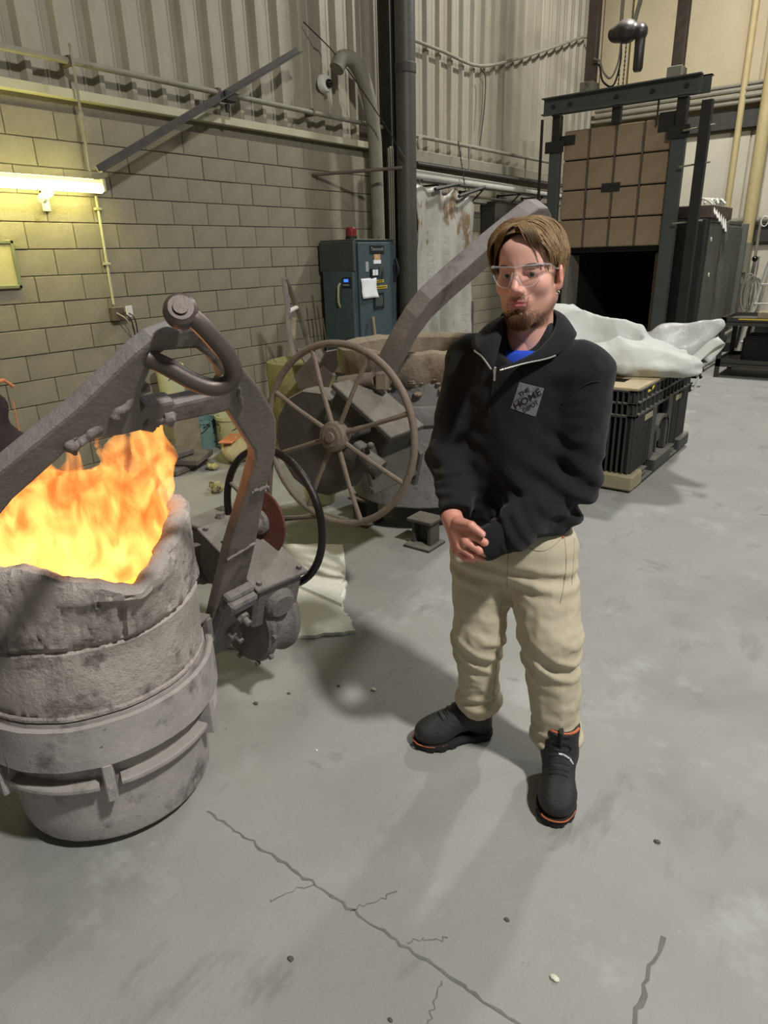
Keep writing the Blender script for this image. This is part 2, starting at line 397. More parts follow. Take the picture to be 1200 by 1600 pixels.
# conduit down the wall with an outlet box and loose wires
cd = root('conduit', (-5.17, 3.24, 1.23), 'thin surface conduit running from the fluorescent light down to an outlet', 'conduit')
part('conduit_tube', MB().tube([(-5.18, 3.235, 2.1), (-5.18, 3.235, 1.30)], .011, 8), 'ledge', cd)
for z in (2.0, 1.6): part('strap', MB().box((-5.2, 3.21, z), (-5.165, 3.26, z + .02), .003), 'ledge', cd)
ob = root('outlet_box', (-5.15, 3.25, 1.22), 'open outlet box with torn cover and dangling wires on block wall', 'outlet')
part('box', MB().box((-5.2, 3.19, 1.17), (-5.14, 3.30, 1.28), .006), 'rusty_steel', ob)
part('cover_plate', MB().obox((-5.12, 3.33, 1.24), (.004, .05, .045), turn(.5), .002), 'white_plastic', ob)
for k in range(3): part('wire', MB().tube(bez([(-5.15, 3.22 + k * .03, 1.24), (-5.08, 3.26 + k * .04, 1.19), (-5.12, 3.33 + k * .02, 1.08 - k * .06), (-5.15, 3.36, .95 - k * .09)], 5), .005, 6), 'black_steel' if k else 'ledge', ob)
# notice frame
nf = root('notice_frame', (-5.19, 2.4, 1.46), 'faded paper notice in a green frame on the wall below the light', 'notice')
pbr('green_frame', (112, 116, 84), .6, 0, .1, 8, .05); pbr('old_paper', (176, 168, 120), .8, 0, .08, 8, .03, spots=[((150, 120, 70), 9, .62, .1)])
for lo, hi in (((2.12, 1.46), (2.53, 1.485)), ((2.12, 1.76), (2.53, 1.785)), ((2.505, 1.46), (2.53, 1.785)), ((2.12, 1.46), (2.145, 1.785))):
    part('frame_bar', MB().box((-5.2, lo[0], lo[1]), (-5.175, hi[0], hi[1]), .004), 'green_frame', nf)
part('paper_sheet', MB().box((-5.2, 2.14, 1.48), (-5.186, 2.51, 1.765)), 'old_paper', nf)
# dome camera
sc = root('dome_camera', (-5.15, 5.98, 3.26), 'small white dome security camera high on the corrugated siding', 'camera')
part('housing', MB().lathe([(0, 0), (.085, 0), (.085, .035), (.07, .06), (0, .065)], (-5.19, 5.98, 3.26), (1, 0, 0), 20), 'white_plastic', sc)
pbr('black_gloss', (16, 16, 18), .12, 0, .05, 5, 0)
part('lens_dome', MB().sph((-5.12, 5.99, 3.255), .042), 'black_gloss', sc)
# curved stand pipe, I-column, small conduits, round column
pipe('gooseneck_pipe', [(-5.0, 5.98, 3.36), (-4.99, 6.06, 3.46), (-4.98, 6.24, 3.46), (-4.98, 6.42, 3.26), (-4.98, 6.52, 2.95), (-4.98, 6.56, 2.4), (-4.98, 6.57, 0)], .075, 'grey_pipe', 'thick gooseneck pipe curving down the wall behind the control cabinet', 'pipe', 16, smooth=8)
ic = MB()
for lo, hi in (((-5.14, 6.86, 0), (-4.98, 6.88, 7.1)), ((-5.14, 7.02, 0), (-4.98, 7.04, 7.1)), ((-5.07, 6.88, 0), (-5.05, 7.02, 7.1))): ic.box(lo, hi)
single('steel_column', ic, 'dark_steel', 'dark I-beam column standing against the wall behind round post', 'column', (-5.05, 6.95, 0))
for k, (y, r) in enumerate(((6.76, .014), (6.80, .014), (6.84, .012))):
    pipe('riser_conduit', [(-4.96, y, 1.2), (-4.96, y, 2.58 + .02 * k), (-4.97, y + .01, 2.72)], r, 'grey_pipe', ['slim riser conduit nearest the gooseneck pipe', 'middle slim riser conduit behind the control cabinet', 'slim riser conduit nearest the round post'][k], 'conduit', 8, 'riser conduits', smooth=4)
rcol = root('round_column', (-4.6, 6.6, 0), 'tall dark round steel post beside the blue control cabinet', 'column')
part('post', MB().cyl((-4.6, 6.6, 0), (-4.6, 6.6, 7.1), .105, n=28), 'column_paint', rcol)
part('base_plate', MB().box((-4.78, 6.42, 0), (-4.42, 6.78, .02), .004), 'column_paint', rcol)
part('wrap_band', MB().lathe([(.105, 3.35), (.112, 3.36), (.112, 3.44), (.105, 3.45)], (-4.6, 6.6, 0), n=24), 'dark_steel', rcol)
# vertical duct strip behind the post
single('wall_panel_strip', MB().box((-5.17, 7.08, 1.0), (-5.12, 7.35, 2.55), .01), 'grey_pipe', 'grey metal panel strip on the wall behind the round post', 'panel', (-5.15, 7.2, 1.0))
pipe('elbow_duct', [(-5.03, 7.14, 1.4), (-5.03, 7.15, 1.9), (-5.03, 7.19, 2.12), (-5.03, 7.3, 2.2), (-5.03, 7.45, 2.12)], .055, 'black_steel', 'dark curved duct elbow behind the round post', 'duct', 12, smooth=6)
# thin rod out of the wall to the post, and guy wire
pipe('wall_rod', [(-5.19, 5.74, 2.415), (-4.5, 6.62, 2.495)], .017, 'rusty_steel', 'thin steel rod reaching from block wall to round post', 'rod', 8)
pipe('guy_wire', [(-5.19, 5.74, 3.74), (-4.97, 6.0, 3.44), (-4.75, 6.35, 2.95), (-4.52, 6.47, 2.55)], .006, 'black_steel', 'thin slack guy wire hanging from the siding to the round post', 'wire', 6, smooth=4)
# rail pipe, beam, insulated pipe, brackets to the right of the post
rr_ = root('rail_pipe', (-5.05, 9, 2.93), 'grey rail pipe with downturned stubs along the right half of siding', 'pipe')
part('rail', MB().tube([(-5.05, 7.3, 2.93), (-5.05, 11.6, 2.95)], .022, 10), 'grey_pipe', rr_)
part('stub', MB().tube(bez([(-5.05, 7.62, 2.94), (-5.0, 7.45, 2.9), (-4.99, 7.40, 2.84), (-4.99, 7.42, 2.78)], 4), .02, 8), 'grey_pipe', rr_)
for y in (8.7, 10.4): part('stub', MB().tube([(-5.05, y, 2.94), (-5.05, y, 2.62)], .016, 8), 'grey_pipe', rr_)
single('wall_channel', MB().box((-5.15, 7.3, 2.66), (-5.05, 11.9, 2.79), .008), 'grey_pipe', 'long grey steel channel under the rail pipe', 'beam', (-5.1, 9.0, 2.7))
ip = root('insulated_pipe', (-4.9, 9, 2.47), 'fat white insulated pipe hung below the steel channel', 'pipe')
part('pipe_run', MB().tube([(-4.9, 7.0, 2.49), (-4.9, 11.9, 2.44)], .062, 16), 'white_pipe', ip)
for y in (7.6, 8.7, 9.8, 10.6): part('hanger', MB().box((-5.2, y - .015, 2.39), (-4.82, y + .015, 2.41), .003).box((-5.2, y - .02, 2.1), (-5.17, y + .02, 2.42), .003).tube([(-4.83, y, 2.4), (-5.18, y, 2.12)], .01, 6), 'black_steel', ip)
for k, (x, z, r) in enumerate(((-4.80, 2.59, .018), (-4.74, 2.41, .014), (-4.98, 2.33, .016), (-5.11, 2.28, .018))):
    pipe('service_line', [(x, 7.1, z), (x, 11.6, z - .01)], r, 'dark_steel' if k < 2 else 'grey_pipe', ['dark service line just above the fat insulated pipe', 'dark service line on the front of the fat insulated pipe', 'grey service line just below the fat insulated pipe', 'lowest grey service line under the insulated pipe'][k], 'pipe', 8)
for k, (y0, z0, y1, z1) in enumerate(((7.35, 2.33, 7.9, 2.42), (7.9, 2.28, 8.55, 2.42))):
    single('bracket_arm', MB().tube([(-4.72, y0, z0), (-4.72, y1, z1)], .022, 6), 'dark_steel', ['dark slanted bracket arm next to the round post above plastic curtain', 'dark slanted bracket arm over the middle of plastic curtain'][k], 'bracket', (-4.72, y0, z0))
ch = MB()
for k in range(26): ch.sph((-4.8, 8.0 + .02 * k * .4, 2.9 - k * .022), (.012, .007, .013) if k % 2 else (.006, .012, .013), 6, 4)
single('hanging_chain', ch, 'dark_steel', 'short rusty chain hanging from the rail pipe', 'chain', (-4.8, 8.0, 2.4))
single('wall_box', MB().box((-5.19, 9.3, 1.85), (-4.95, 11.2, 2.3), .01), 'dark_steel', 'long dark steel box on the wall below the insulated pipe', 'box', (-5.1, 9.5, 1.85))
# wavy conduit on the siding
pipe('siding_conduit', [(-5.15, 7.3, 3.93), (-5.15, 8.2, 3.93), (-5.15, 9.1, 3.93), (-5.14, 10.2, 4.2), (-5.14, 11.6, 4.62), (-5.14, 12.4, 4.87), (-5.14, 12.75, 4.93), (-5.14, 12.9, 4.85)], .02, 'grey_pipe', 'thin conduit sagging across the bright corrugated siding', 'conduit', 8, smooth=6)
pipe('drop_cable', [(-5.13, 9.1, 3.9), (-5.12, 9.22, 3.8), (-5.12, 9.2, 3.4), (-5.12, 9.1, 3.0)], .009, 'dark_steel', 'thin cable dropping from the sagging siding conduit', 'cable', 6, smooth=5)
# plastic curtain
cm = pbr('clear_plastic', (166, 164, 154), .28, 0, .12, 4, .3, 9, spots=[((128, 108, 84), 1.6, .585, .05, (1, 1.4, .7)), ((214, 212, 204), 5, .62, .1, (1, 1, .2))])
NY, NZ = 60, 40; V = []
for i in range(NY + 1):
    u = i / NY
    for k in range(NZ + 1):
        w = k / NZ; top = 2.38 - .09 * abs(math.sin(u * 9.4)) ** 2 * (1 if u > .3 else .4) - (.18 * max(0, u - .88) / .12)
        x = -4.83 + .05 * math.sin(u * 23 + w * 2) * (.4 + w) + .03 * math.sin(u * 57 + w * 5 + 1) * w + .03 * math.sin(w * 9 + u * 8)
        y = 7.05 + u * 1.42 * (1 + .06 * w) + .03 * math.sin(w * 7 + u * 5); z = top * (1 - w) + .12 * w; V.append((x, y, z))
F = [(i * (NZ + 1) + k, (i + 1) * (NZ + 1) + k, (i + 1) * (NZ + 1) + k + 1, i * (NZ + 1) + k + 1) for i in range(NY) for k in range(NZ)]
cur = root('plastic_curtain', (-4.83, 7.7, .12), 'dirty crumpled translucent plastic sheet hanging beside the round post', 'plastic sheet')
o = part('sheet', MB().add(V, F, True), cm, cur); sm = o.modifiers.new('t', 'SOLIDIFY'); sm.thickness = .004
for y in (7.2, 7.6, 8.0, 8.35): part('tie', MB().tube([(-4.83, y, 2.36), (-4.86, y, 2.44)], .006, 6), 'black_steel', cur)
for y in (7.04, 8.52): part('wooden_batten', MB().box((-4.88, y - .03, .0), (-4.84, y + .02, 2.4 if y < 8 else 1.0), .004), 'rusty_steel', cur)
# ================================================================== control cabinet
pbr('cabinet_teal', (66, 80, 84), .55, .1, .12, 5, .05, spots=[((46, 60, 64), 2.5, .58, .15), ((96, 100, 96), 14, .68, .05)])
pbr('cabinet_dark', (60, 66, 62), .7, .1, .15, 5, .08, spots=[((92, 86, 72), 2.2, .50, .2)], dust=((120, 112, 94), .8))
pbr('label_black', (24, 26, 28), .5, 0, .1, 5, 0); pbr('label_yellow', (206, 176, 40), .6, 0, .1, 8, 0); pbr('paper_white', (226, 228, 230), .8, 0, .03, 5, .03)
pbr('beacon_red', (120, 34, 34), .35, 0, .15, 8, .05); pbr('label_tan', (190, 150, 110), .7, 0, .3, 30, 0); pbr('screen_blue', (30, 70, 190), .3, 0, .02, 5, 0, emit=((70, 130, 255), 1.2))
pbr('faded_text', (150, 156, 156), .7, 0, .1, 5, 0)
CX0, CX1, CY0, CY1, CT = -5.15, -4.66, 5.78, 6.46, 1.765
cab = root('control_cabinet', (-4.9, 6.1, 0), 'teal steel electrical control cabinet with gauges, labels and taped paper', 'cabinet')
part('body', MB().box((CX0, CY0, 0), (CX1 - .03, CY1, CT), .006), 'cabinet_teal', cab)
door = part('door', MB().box((CX1 - .028, CY0 + .012, .06), (CX1, CY1 - .012, CT - .015), .006), 'cabinet_teal', cab)
part('top_cover', MB().box((CX0, CY0 - .03, CT), (CX1 - .02, CY1 + .01, CT + .018), .005), 'cabinet_dark', cab)
part('side_panel', MB().box((CX0, CY0 - .05, 1.47), (CX1 - .02, CY0, CT), .005), 'cabinet_dark', cab)
part('junction_box', MB().box((CX0 + .04, CY0 - .06, .3), (CX1 - .03, CY0 - .001, 1.47), .008), 'cabinet_teal', cab)
disp = part('display_unit', MB().box((-4.83, CY0 - .075, 1.31), (-4.70, CY0 - .06, 1.41), .006), 'label_black', cab)
part('screen', MB().box((-4.80, CY0 - .079, 1.365), (-4.74, CY0 - .074, 1.395)), 'screen_blue', disp)
for k in range(4): part('button', MB().box((-4.81 + k * .022, CY0 - .08, 1.33), (-4.797 + k * .022, CY0 - .075, 1.343)), 'faded_text', disp)
part('grab_handle', MB().tube(bez([(-4.87, CY0 - .06, 1.35), (-4.867, CY0 - .09, 1.31), (-4.87, CY0 - .095, 1.17), (-4.88, CY0 - .06, 1.11)], 5), .012, 8), 'ledge', cab)
xd = CX1
def plate(name, y0, y1, z0, z1, mat, par=None, t=.006): return part(name, MB().box((xd - .001, y0, z0), (xd + t, y1, z1), .001), mat, par or door)
npl = plate('name_plate', 5.98, 6.23, 1.635, 1.72, 'label_black')
plate('sticker', 6.05, 6.16, 1.575, 1.63, 'label_tan'); plate('sticker', 6.04, 6.17, 1.535, 1.573, 'paper_white')
plate('sticker', 5.90, 5.95, 1.46, 1.56, 'faded_text')
mt = plate('meter', 5.98, 6.11, 1.39, 1.49, 'label_black', t=.014)
for y in (6.005, 6.055): part('dial', MB().box((xd + .013, y, 1.42), (xd + .016, y + .043, 1.478)), 'paper_white', mt)
sw = plate('switch_plate', 6.14, 6.23, 1.39, 1.51, 'cabinet_dark'); part('switch_lever', MB().tube([(xd + .005, 6.22, 1.47), (xd + .03, 6.17, 1.43), (xd + .035, 6.15, 1.38)], .010, 8), 'label_black', sw)
plate('warning_label', 6.05, 6.21, 1.343, 1.37, 'label_yellow'); plate('warning_label', 6.04, 6.27, 1.278, 1.31, 'label_yellow')
vw = plate('window_bezel', 6.02, 6.20, 1.07, 1.24, 'label_black', t=.012); part('window_pane', MB().box((xd + .011, 6.045, 1.10), (xd + .014, 6.175, 1.21)), 'cabinet_dark', vw)
latch = part('latch_handle', MB().tube(bez([(xd, 6.42, 1.38), (xd + .05, 6.42, 1.44), (xd + .045, 6.42, 1.5), (xd + .02, 6.42, 1.58)], 4), .016, 8).box((xd - .002, 6.395, 1.34), (xd + .02, 6.435, 1.52), .004), 'label_black', door)
bc = root('warning_beacon', (-4.85, 5.98, CT + .018), 'dusty red warning beacon on top of the control cabinet', 'beacon')
part('beacon_base', MB().cyl((-4.86, 5.93, CT + .018), (-4.86, 5.93, CT + .05), .062, n=20), 'label_black', bc)
part('beacon_lens', MB().lathe([(.055, .05), (.058, .06), (.055, .07), (.058, .08), (.055, .09), (.058, .10), (.055, .11), (.056, .125), (.045, .138), (0, .142)], (-4.86, 5.93, CT), n=20), 'beacon_red', bc)
ppr = MB(); V = []
for i in range(7):
    for k in range(9):
        y = 5.80 + .265 * i / 6; z = 1.395 - .20 * k / 8; V.append((xd + .012 + .02 * (k / 8) ** 2 + .006 * math.sin(i * 1.3 + k * .7), y + .012 * k / 8, z))
ppr.add(V, [(i * 9 + k, i * 9 + k + 1, (i + 1) * 9 + k + 1, (i + 1) * 9 + k) for i in range(6) for k in range(8)], True)
o = single('paper_sheet', ppr, 'paper_white', 'white sheet of paper clipped to the teal cabinet door', 'paper', (xd + .012, 5.93, 1.2)); o.modifiers.new('t', 'SOLIDIFY').thickness = .0015
def text_mesh(txt, size, bold=0., shear=0., spacing=1.):
    c = bpy.data.curves.new('lettering', 'FONT'); c.body = txt; c.size = size; c.offset = bold; c.shear = shear; c.space_character = spacing
    c.align_x = 'CENTER'; c.align_y = 'CENTER'; c.resolution_u = 3
    o = bpy.data.objects.new('lettering', c); COL.objects.link(o); dg = bpy.context.evaluated_depsgraph_get()
    me = bpy.data.meshes.new_from_object(o.evaluated_get(dg)); bpy.data.objects.remove(o)
    V = np.array([v.co[:] for v in me.vertices]); F = [tuple(p.vertices) for p in me.polygons]; bpy.data.meshes.remove(me)
    return V, F
def lettering(txt, size, o, ax, ay, mat, parent, **k):
    V, F = text_mesh(txt, size, **k); o = np.array(o, float); ax = np.array(ax, float); ay = np.array(ay, float)
    return part('lettering', MB().add([o + ax * v[0] + ay * v[1] for v in V], F), mat, parent)
lettering('Thermcraft', .048, (xd + .0075, 6.105, 1.682), (0, 1, 0), (0, 0, 1), 'faded_text', npl)
for k in range(6): part('print_mark', MB().box((xd + .005, 6.08 + k * .02, 1.350), (xd + .0075, 6.093 + k * .02, 1.363)), 'label_black', door); part('print_mark', MB().box((xd + .005, 6.08 + k * .03, 1.287), (xd + .0075, 6.10 + k * .03, 1.302)), 'label_black', door)
# ================================================================== the pouring ladle in front
pbr('ladle_shell', (172, 165, 162), .75, .15, .2, 5, .10, 60, spots=[((112, 106, 107), 4, .53, .12), ((192, 184, 174), 9, .63, .08), ((100, 94, 94), 26, .66, .05), ((206, 200, 190), 40, .70, .04)], dust=((168, 161, 148), .7))
pbr('ladle_crust', (184, 174, 166), .95, 0, .2, 7, .28, 60, spots=[((122, 112, 108), 5, .55, .1), ((196, 184, 172), 12, .64, .08), ((104, 96, 94), 24, .67, .05)])
pbr('ladle_dark', (124, 119, 116), .75, .25, .22, 7, .35, 45, spots=[((82, 78, 78), 5, .55, .12), ((150, 144, 136), 16, .66, .05)], dust=((150, 144, 134), .8))
pbr('bail_steel', (128, 119, 112), .72, .25, .2, 9, .16, 60, spots=[((82, 73, 67), 5, .56, .12), ((140, 132, 124), 14, .66, .06)], dust=((140, 136, 134), .75))
pbr('shackle_steel', (96, 86, 80), .45, .45, .15, 9, .03, 60, spots=[((128, 120, 114), 12, .62, .1)])
pbr('wheel_black', (36, 32, 30), .3, .4, .2, 9, .1, spots=[((120, 70, 40), 12, .66, .06)])
pbr('disc_rust', (106, 66, 54), .8, .2, .18, 12, .2)
LC = np.array((-1.78, .86, 0.)); SP = math.radians(-8)
ldl = root('pouring_ladle', tuple(LC), 'grey crusted foundry pouring ladle full of flames with lifting bail', 'ladle')
def spout(a):
    d = abs((a - SP + math.pi) % (2 * math.pi) - math.pi); return max(0., 1 - d / math.radians(42)) ** 1.3
def nz(*p): return noise.noise(Vector(p))
PR = [(.300, .48), (.316, .50)] + [(.316 + .004 * k / 8, .50 + .185 * k / 8) for k in range(1, 9)] + [(.312, .692), (.316, .70)] + [(.326 + .006 * k / 9, .712 + .19 * k / 9) for k in range(10)] \
    + [(.332, .918), (.322, .932), (.305, .936), (.285, .930), (.272, .912), (.266, .88), (.262, .82), (.258, .74), (.0, .735)]
def wob(a, i, r, z):
    if i == 0 or r < .01: return r, z
    e = (math.cos(a), math.sin(a)); s = spout(a); w = max(0., min(1., (z - .66) / .2)) * s
    up_ = max(0., min(1., (z - .82) / .1))
    rr = r + w * .085; zz = z - up_ * s * .075
    cr = 1 if z > .70 else .45
    rr += cr * (.008 * nz(e[0] * 4, e[1] * 4, z * 8) + .004 * nz(e[0] * 13, e[1] * 13, z * 26) + .0035 * nz(e[0] * 34, e[1] * 34, z * 60))
    zz += up_ * (.012 * nz(e[0] * 4 + 9, e[1] * 4, 1) + .006 * nz(e[0] * 14, e[1] * 14, 5))
    if .71 < z < .93:   # cracks in the lining
        k = abs(nz(e[0] * 3.1 + 4, e[1] * 3.1, z * 7 + 2) + .35 * nz(e[0] * 11, e[1] * 11, z * 22))
        if k < .05: rr -= .010 * (1 - k / .05)
        d = abs((a - math.radians(-14) + math.pi) % (2 * math.pi) - math.pi)
        if d < .02 and z < .84: rr -= .012
    return rr, zz
part('vessel_lining', MB().lathe(PR, LC, n=300, wob=wob), 'ladle_crust', ldl)
def wob2(a, i, r, z):
    if r < .02: return r, z
    e = (math.cos(a), math.sin(a)); return r + .0025 * nz(e[0] * 5, e[1] * 5, z * 9) + .0015 * nz(e[0] * 18, e[1] * 18, z * 30), z + .002 * nz(e[0] * 3, e[1] * 3, 3)
part('lower_shell', MB().lathe([(.0, .03), (.262, .03), (.278, .036), (.286, .05), (.292, .12), (.297, .2), (.302, .28), (.305, .36), (.305, .49)], LC, n=120, wob=wob2), 'ladle_shell', ldl)
part('flange_band', MB().lathe([(.300, .345), (.346, .345), (.346, .41), (.346, .474), (.334, .478), (.326, .474), (.3245, .466), (.3215, .466), (.320, .480), (.300, .484)], LC, n=120, wob=wob2), 'ladle_shell', ldl)
part('lining_seam', MB().lathe([(.317, .484), (.322, .488), (.322, .496), (.317, .502)], LC, n=120, wob=wob2), 'ladle_crust', ldl)
for a0, a1 in ((-82, -36), (-26, 26), (36, 100), (150, 210)):
    part('ledge_segment', MB().lathe([(.295, .255), (.334, .258), (.336, .263), (.336, .272), (.333, .277), (.295, .282)], LC, n=24, a0=math.radians(a0 + 90) if False else math.radians(a0), a1=math.radians(a1), closed=True, smooth=False), 'ladle_shell', ldl)
for a in (-31, 31, -87, 145):
    r_ = math.radians(a); ex = np.array((math.cos(r_), math.sin(r_), 0)); ey = np.array((-ex[1], ex[0], 0))
    part('lug', MB().obox(LC + ex * .322 + np.array((0, 0, .285)), (.026, .014, .062), (ex, ey, (0, 0, 1)), .004), 'ladle_shell', ldl)
for a in (-30, 90, 210):
    r_ = math.radians(a); part('foot', MB().cyl(LC + np.array((.22 * math.cos(r_), .22 * math.sin(r_), 0)), LC + np.array((.22 * math.cos(r_), .22 * math.sin(r_), .05)), .025, n=12), 'ladle_shell', ldl)
# bail: a thick plate that leans over the trunnions
TH, PH = math.radians(89), math.radians(31)
BA = np.array((math.cos(TH), math.sin(TH), 0)); BN0 = np.array((math.sin(TH), -math.cos(TH), 0))
BU = np.array((0, 0, 1)) * math.cos(PH) + BN0 * math.sin(PH); BN = BN0 * math.cos(PH) - np.array((0, 0, 1)) * math.sin(PH)
BB = LC + np.array((0, 0, .34))
outer = [(-.505, .0), (-.50, .30), (-.485, .60), (-.475, .80), (-.47, .96), (-.445, 1.035), (-.372, 1.107), (-.248, 1.211), (-.181, 1.281), (-.145, 1.318), (-.115, 1.342), (-.077, 1.353), (-.03, 1.357), (.02, 1.335), (.088, 1.276), (.197, 1.174), (.278, 1.085), (.302, 1.05), (.325, .99), (.345, .93), (.366, .77), (.416, .533), (.445, .34), (.46, .10), (.44, .0)]
inner = [(.345, .0), (.340, .20), (.318, .40), (.298, .58), (.292, .70), (.286, .81), (.276, .92), (.262, .955), (.124, 1.121), (-.039, 1.125), (-.14, 1.124), (-.235, 1.136), (-.266, 1.104), (-.345, 1.03), (-.385, .97), (-.395, .8), (-.41, .5), (-.42, .0)]
hole = [(-.108, 1.178), (-.118, 1.215), (-.112, 1.25), (-.1, 1.30), (-.085, 1.311), (-.012, 1.306), (.03, 1.275), (.07, 1.235), (.088, 1.205), (.075, 1.178), (-.03, 1.176), (-.034, 1.186), (-.1, 1.188)]
def plate_with_hole(outer, hole, o, ax, ay, az, t, bev=.008, crust=None):
    bm = bmesh.new()
    def loop(L):
        vs = [bm.verts.new(Vector((a, b, 0))) for a, b in L]; return [bm.edges.new((vs[i], vs[(i + 1) % len(vs)])) for i in range(len(vs))]
    es = loop(outer) + (loop(hole) if hole else [])
    bmesh.ops.triangle_fill(bm, use_beauty=True, use_dissolve=False, edges=es)
    bmesh.ops.recalc_face_normals(bm, faces=bm.faces)
    if bm.faces[:][0].normal.z < 0: bmesh.ops.reverse_faces(bm, faces=bm.faces)
    r = bmesh.ops.extrude_face_region(bm, geom=bm.faces[:]); top = [g for g in r['geom'] if isinstance(g, bmesh.types.BMVert)]
    bmesh.ops.translate(bm, verts=top, vec=(0, 0, -t))
    bmesh.ops.recalc_face_normals(bm, faces=bm.faces)
    ed = [e for e in bm.edges if len(e.link_faces) == 2 and e.calc_face_angle() > .9]
    bmesh.ops.bevel(bm, geom=ed, offset=bev, segments=2, affect='EDGES', profile=.6)
    mb = MB(); bm.verts.ensure_lookup_table(); o = np.array(o, float)
    mb.add([o + ax * v.co.x + ay * v.co.y + az * v.co.z for v in bm.verts], [tuple(v.index for v in f.verts) for f in bm.faces]); bm.free(); return mb
bail = part('bail', plate_with_hole(outer + inner, hole, BB + BN * .03, BA, BU, BN, .036), 'bail_steel', ldl)
def bp(a, b, d=0.): return BB + BA * a + BU * b + BN * d
# weld beads and slag on the bail
for a0, b0, a1, b1 in ((.10, 1.245, .16, 1.13), (.30, .80, .365, .80), (.305, .52, .41, .545)):
    pts = [bp(a0 + (a1 - a0) * k / 9 + random.uniform(-.003, .003), b0 + (b1 - b0) * k / 9 + random.uniform(-.004, .004), .031) for k in range(10)]
    part('weld_bead', MB().tube(pts, [.004 + .003 * random.random() for _ in pts], 6), 'bail_steel', bail)
PB = np.stack([BA, BU, BN])
def slag(P):
    q = (P - BB) @ PB.T; d = s_cone(q, (-.240, 1.128, .022), (-.165, 1.175, .020), .017, .020); d = smin(d, s_cone(q, (-.165, 1.175, .020), (-.108, 1.222, .022), .020, .012), .02); d = np.minimum(d, s_cone(q, (-.085, 1.136, .024), (-.04, 1.138, .024), .012, .014))
    return d + .010 * fbm(q, 55, 2) + .005 * fbm(q, 140, 4)
c_ = bp(-.14, 1.17, .02); V, F = snets(slag, c_ - .16, c_ + .16, .0042)
o = link('slag_crust', npmesh('slag_crust', V, F, True, wloc(bail)), 'bail_steel', bail); o['kind'] = 'stuff'
# bracket and bolts at the far arm foot, near trunnion
for s in (1, -1):
    r0 = .385 if s > 0 else -.46
    part('trunnion', MB().cyl(LC + BA * s * .29 + (0, 0, .36), LC + BA * s * .47 + (0, 0, .36), .055, n=24).cyl(LC + BA * s * .30 + (0, 0, .36), LC + BA * s * .335 + (0, 0, .36), .09, n=24), 'ladle_dark', ldl)
    br = part('clamp_bracket', MB().obox(bp(r0 + .02, .16, .045), (.055, .17, .02), (BA, BU, BN), .008).obox(bp(r0 + .02, .29, .06), (.055, .025, .03), (BA, BU, BN), .008), 'ladle_dark', ldl)
    for b in (.23, .13): part('bolt', MB().cyl(bp(r0 + .03, b, .06), bp(r0 + .03, b, .10), .022, n=6).cyl(bp(r0 + .03, b, .09), bp(r0 + .03, b, .125), .011, n=10), 'ladle_dark', br)
part('guard_plate', MB().obox((-1.655, 1.145, .485), (.055, .012, .045), turn(.25), .004).obox((-1.66, 1.13, .53), (.055, .03, .006), turn(.25), .003), 'ladle_dark', ldl)
# gear housing outside the far arm
gb = part('gear_housing', MB().obox((-1.765, 1.475, .525), (.185, .10, .095), (np.array((.93, -.14, -.33)), np.array((.15, .99, 0)), np.cross((.93, -.14, -.33), (.15, .99, 0))), .012), 'ladle_dark', ldl)
part('worm_housing', MB().box((-2.10, 1.46, .44), (-1.84, 1.70, .645), .012), 'ladle_dark', ldl)
part('housing_lid', MB().box((-2.11, 1.45, .645), (-1.83, 1.71, .66), .004), 'ladle_dark', ldl)
part('lid_bolt', MB().cyl((-2.0, 1.56, .66), (-2.0, 1.56, .683), .017, n=6), 'ladle_dark', ldl)
part('bearing_boss', MB().lathe([(0, .0), (.065, .0), (.07, .012), (.07, .05), (.082, .06), (.082, .075), (.09, .09)], (-2.02, 1.375, .50), (0, 1, 0), 24), 'ladle_dark', ldl)
g1 = np.array((.93, -.14, -.33)); g1 /= np.linalg.norm(g1); g2 = np.array((.15, .99, 0)); g2 /= np.linalg.norm(g2); g3 = np.cross(g1, g2)
part('housing_lid', MB().obox(np.array((-1.765, 1.475, .525)) + g3 * .1, (.195, .108, .008), (g1, g2, g3), .003), 'ladle_dark', ldl)
for sx in (-1, 1):
    for sy in (-1, 1): part('lid_bolt', MB().cyl(np.array((-1.765, 1.475, .525)) + g3 * .105 + g1 * sx * .17 + g2 * sy * .085, np.array((-1.765, 1.475, .525)) + g3 * .122 + g1 * sx * .17 + g2 * sy * .085, .010, n=6), 'ladle_dark', ldl)
part('end_cover', MB().lathe([(.0, .035), (.045, .035), (.05, .028), (.058, .02), (.06, 0)], np.array((-1.765, 1.475, .525)) + g1 * .18, tuple(g1), 24), 'ladle_dark', ldl)
part('worm_wheel_case', MB().lathe([(0, -.075), (.165, -.075), (.175, -.062), (.175, -.045), (.165, -.035), (.155, .0), (.165, .035), (.175, .045), (.175, .062), (.165, .075), (0, .075)], (-1.76, 1.49, .35), (.1, .99, 0), 36), 'ladle_dark', ldl)
for k in range(10):
    a = k * math.pi / 5; part('case_bolt', MB().cyl((-1.745 + .155 * math.cos(a), 1.42, .335 + .155 * math.sin(a)), (-1.745 + .155 * math.cos(a), 1.405, .335 + .155 * math.sin(a)), .010, n=6), 'ladle_dark', ldl)
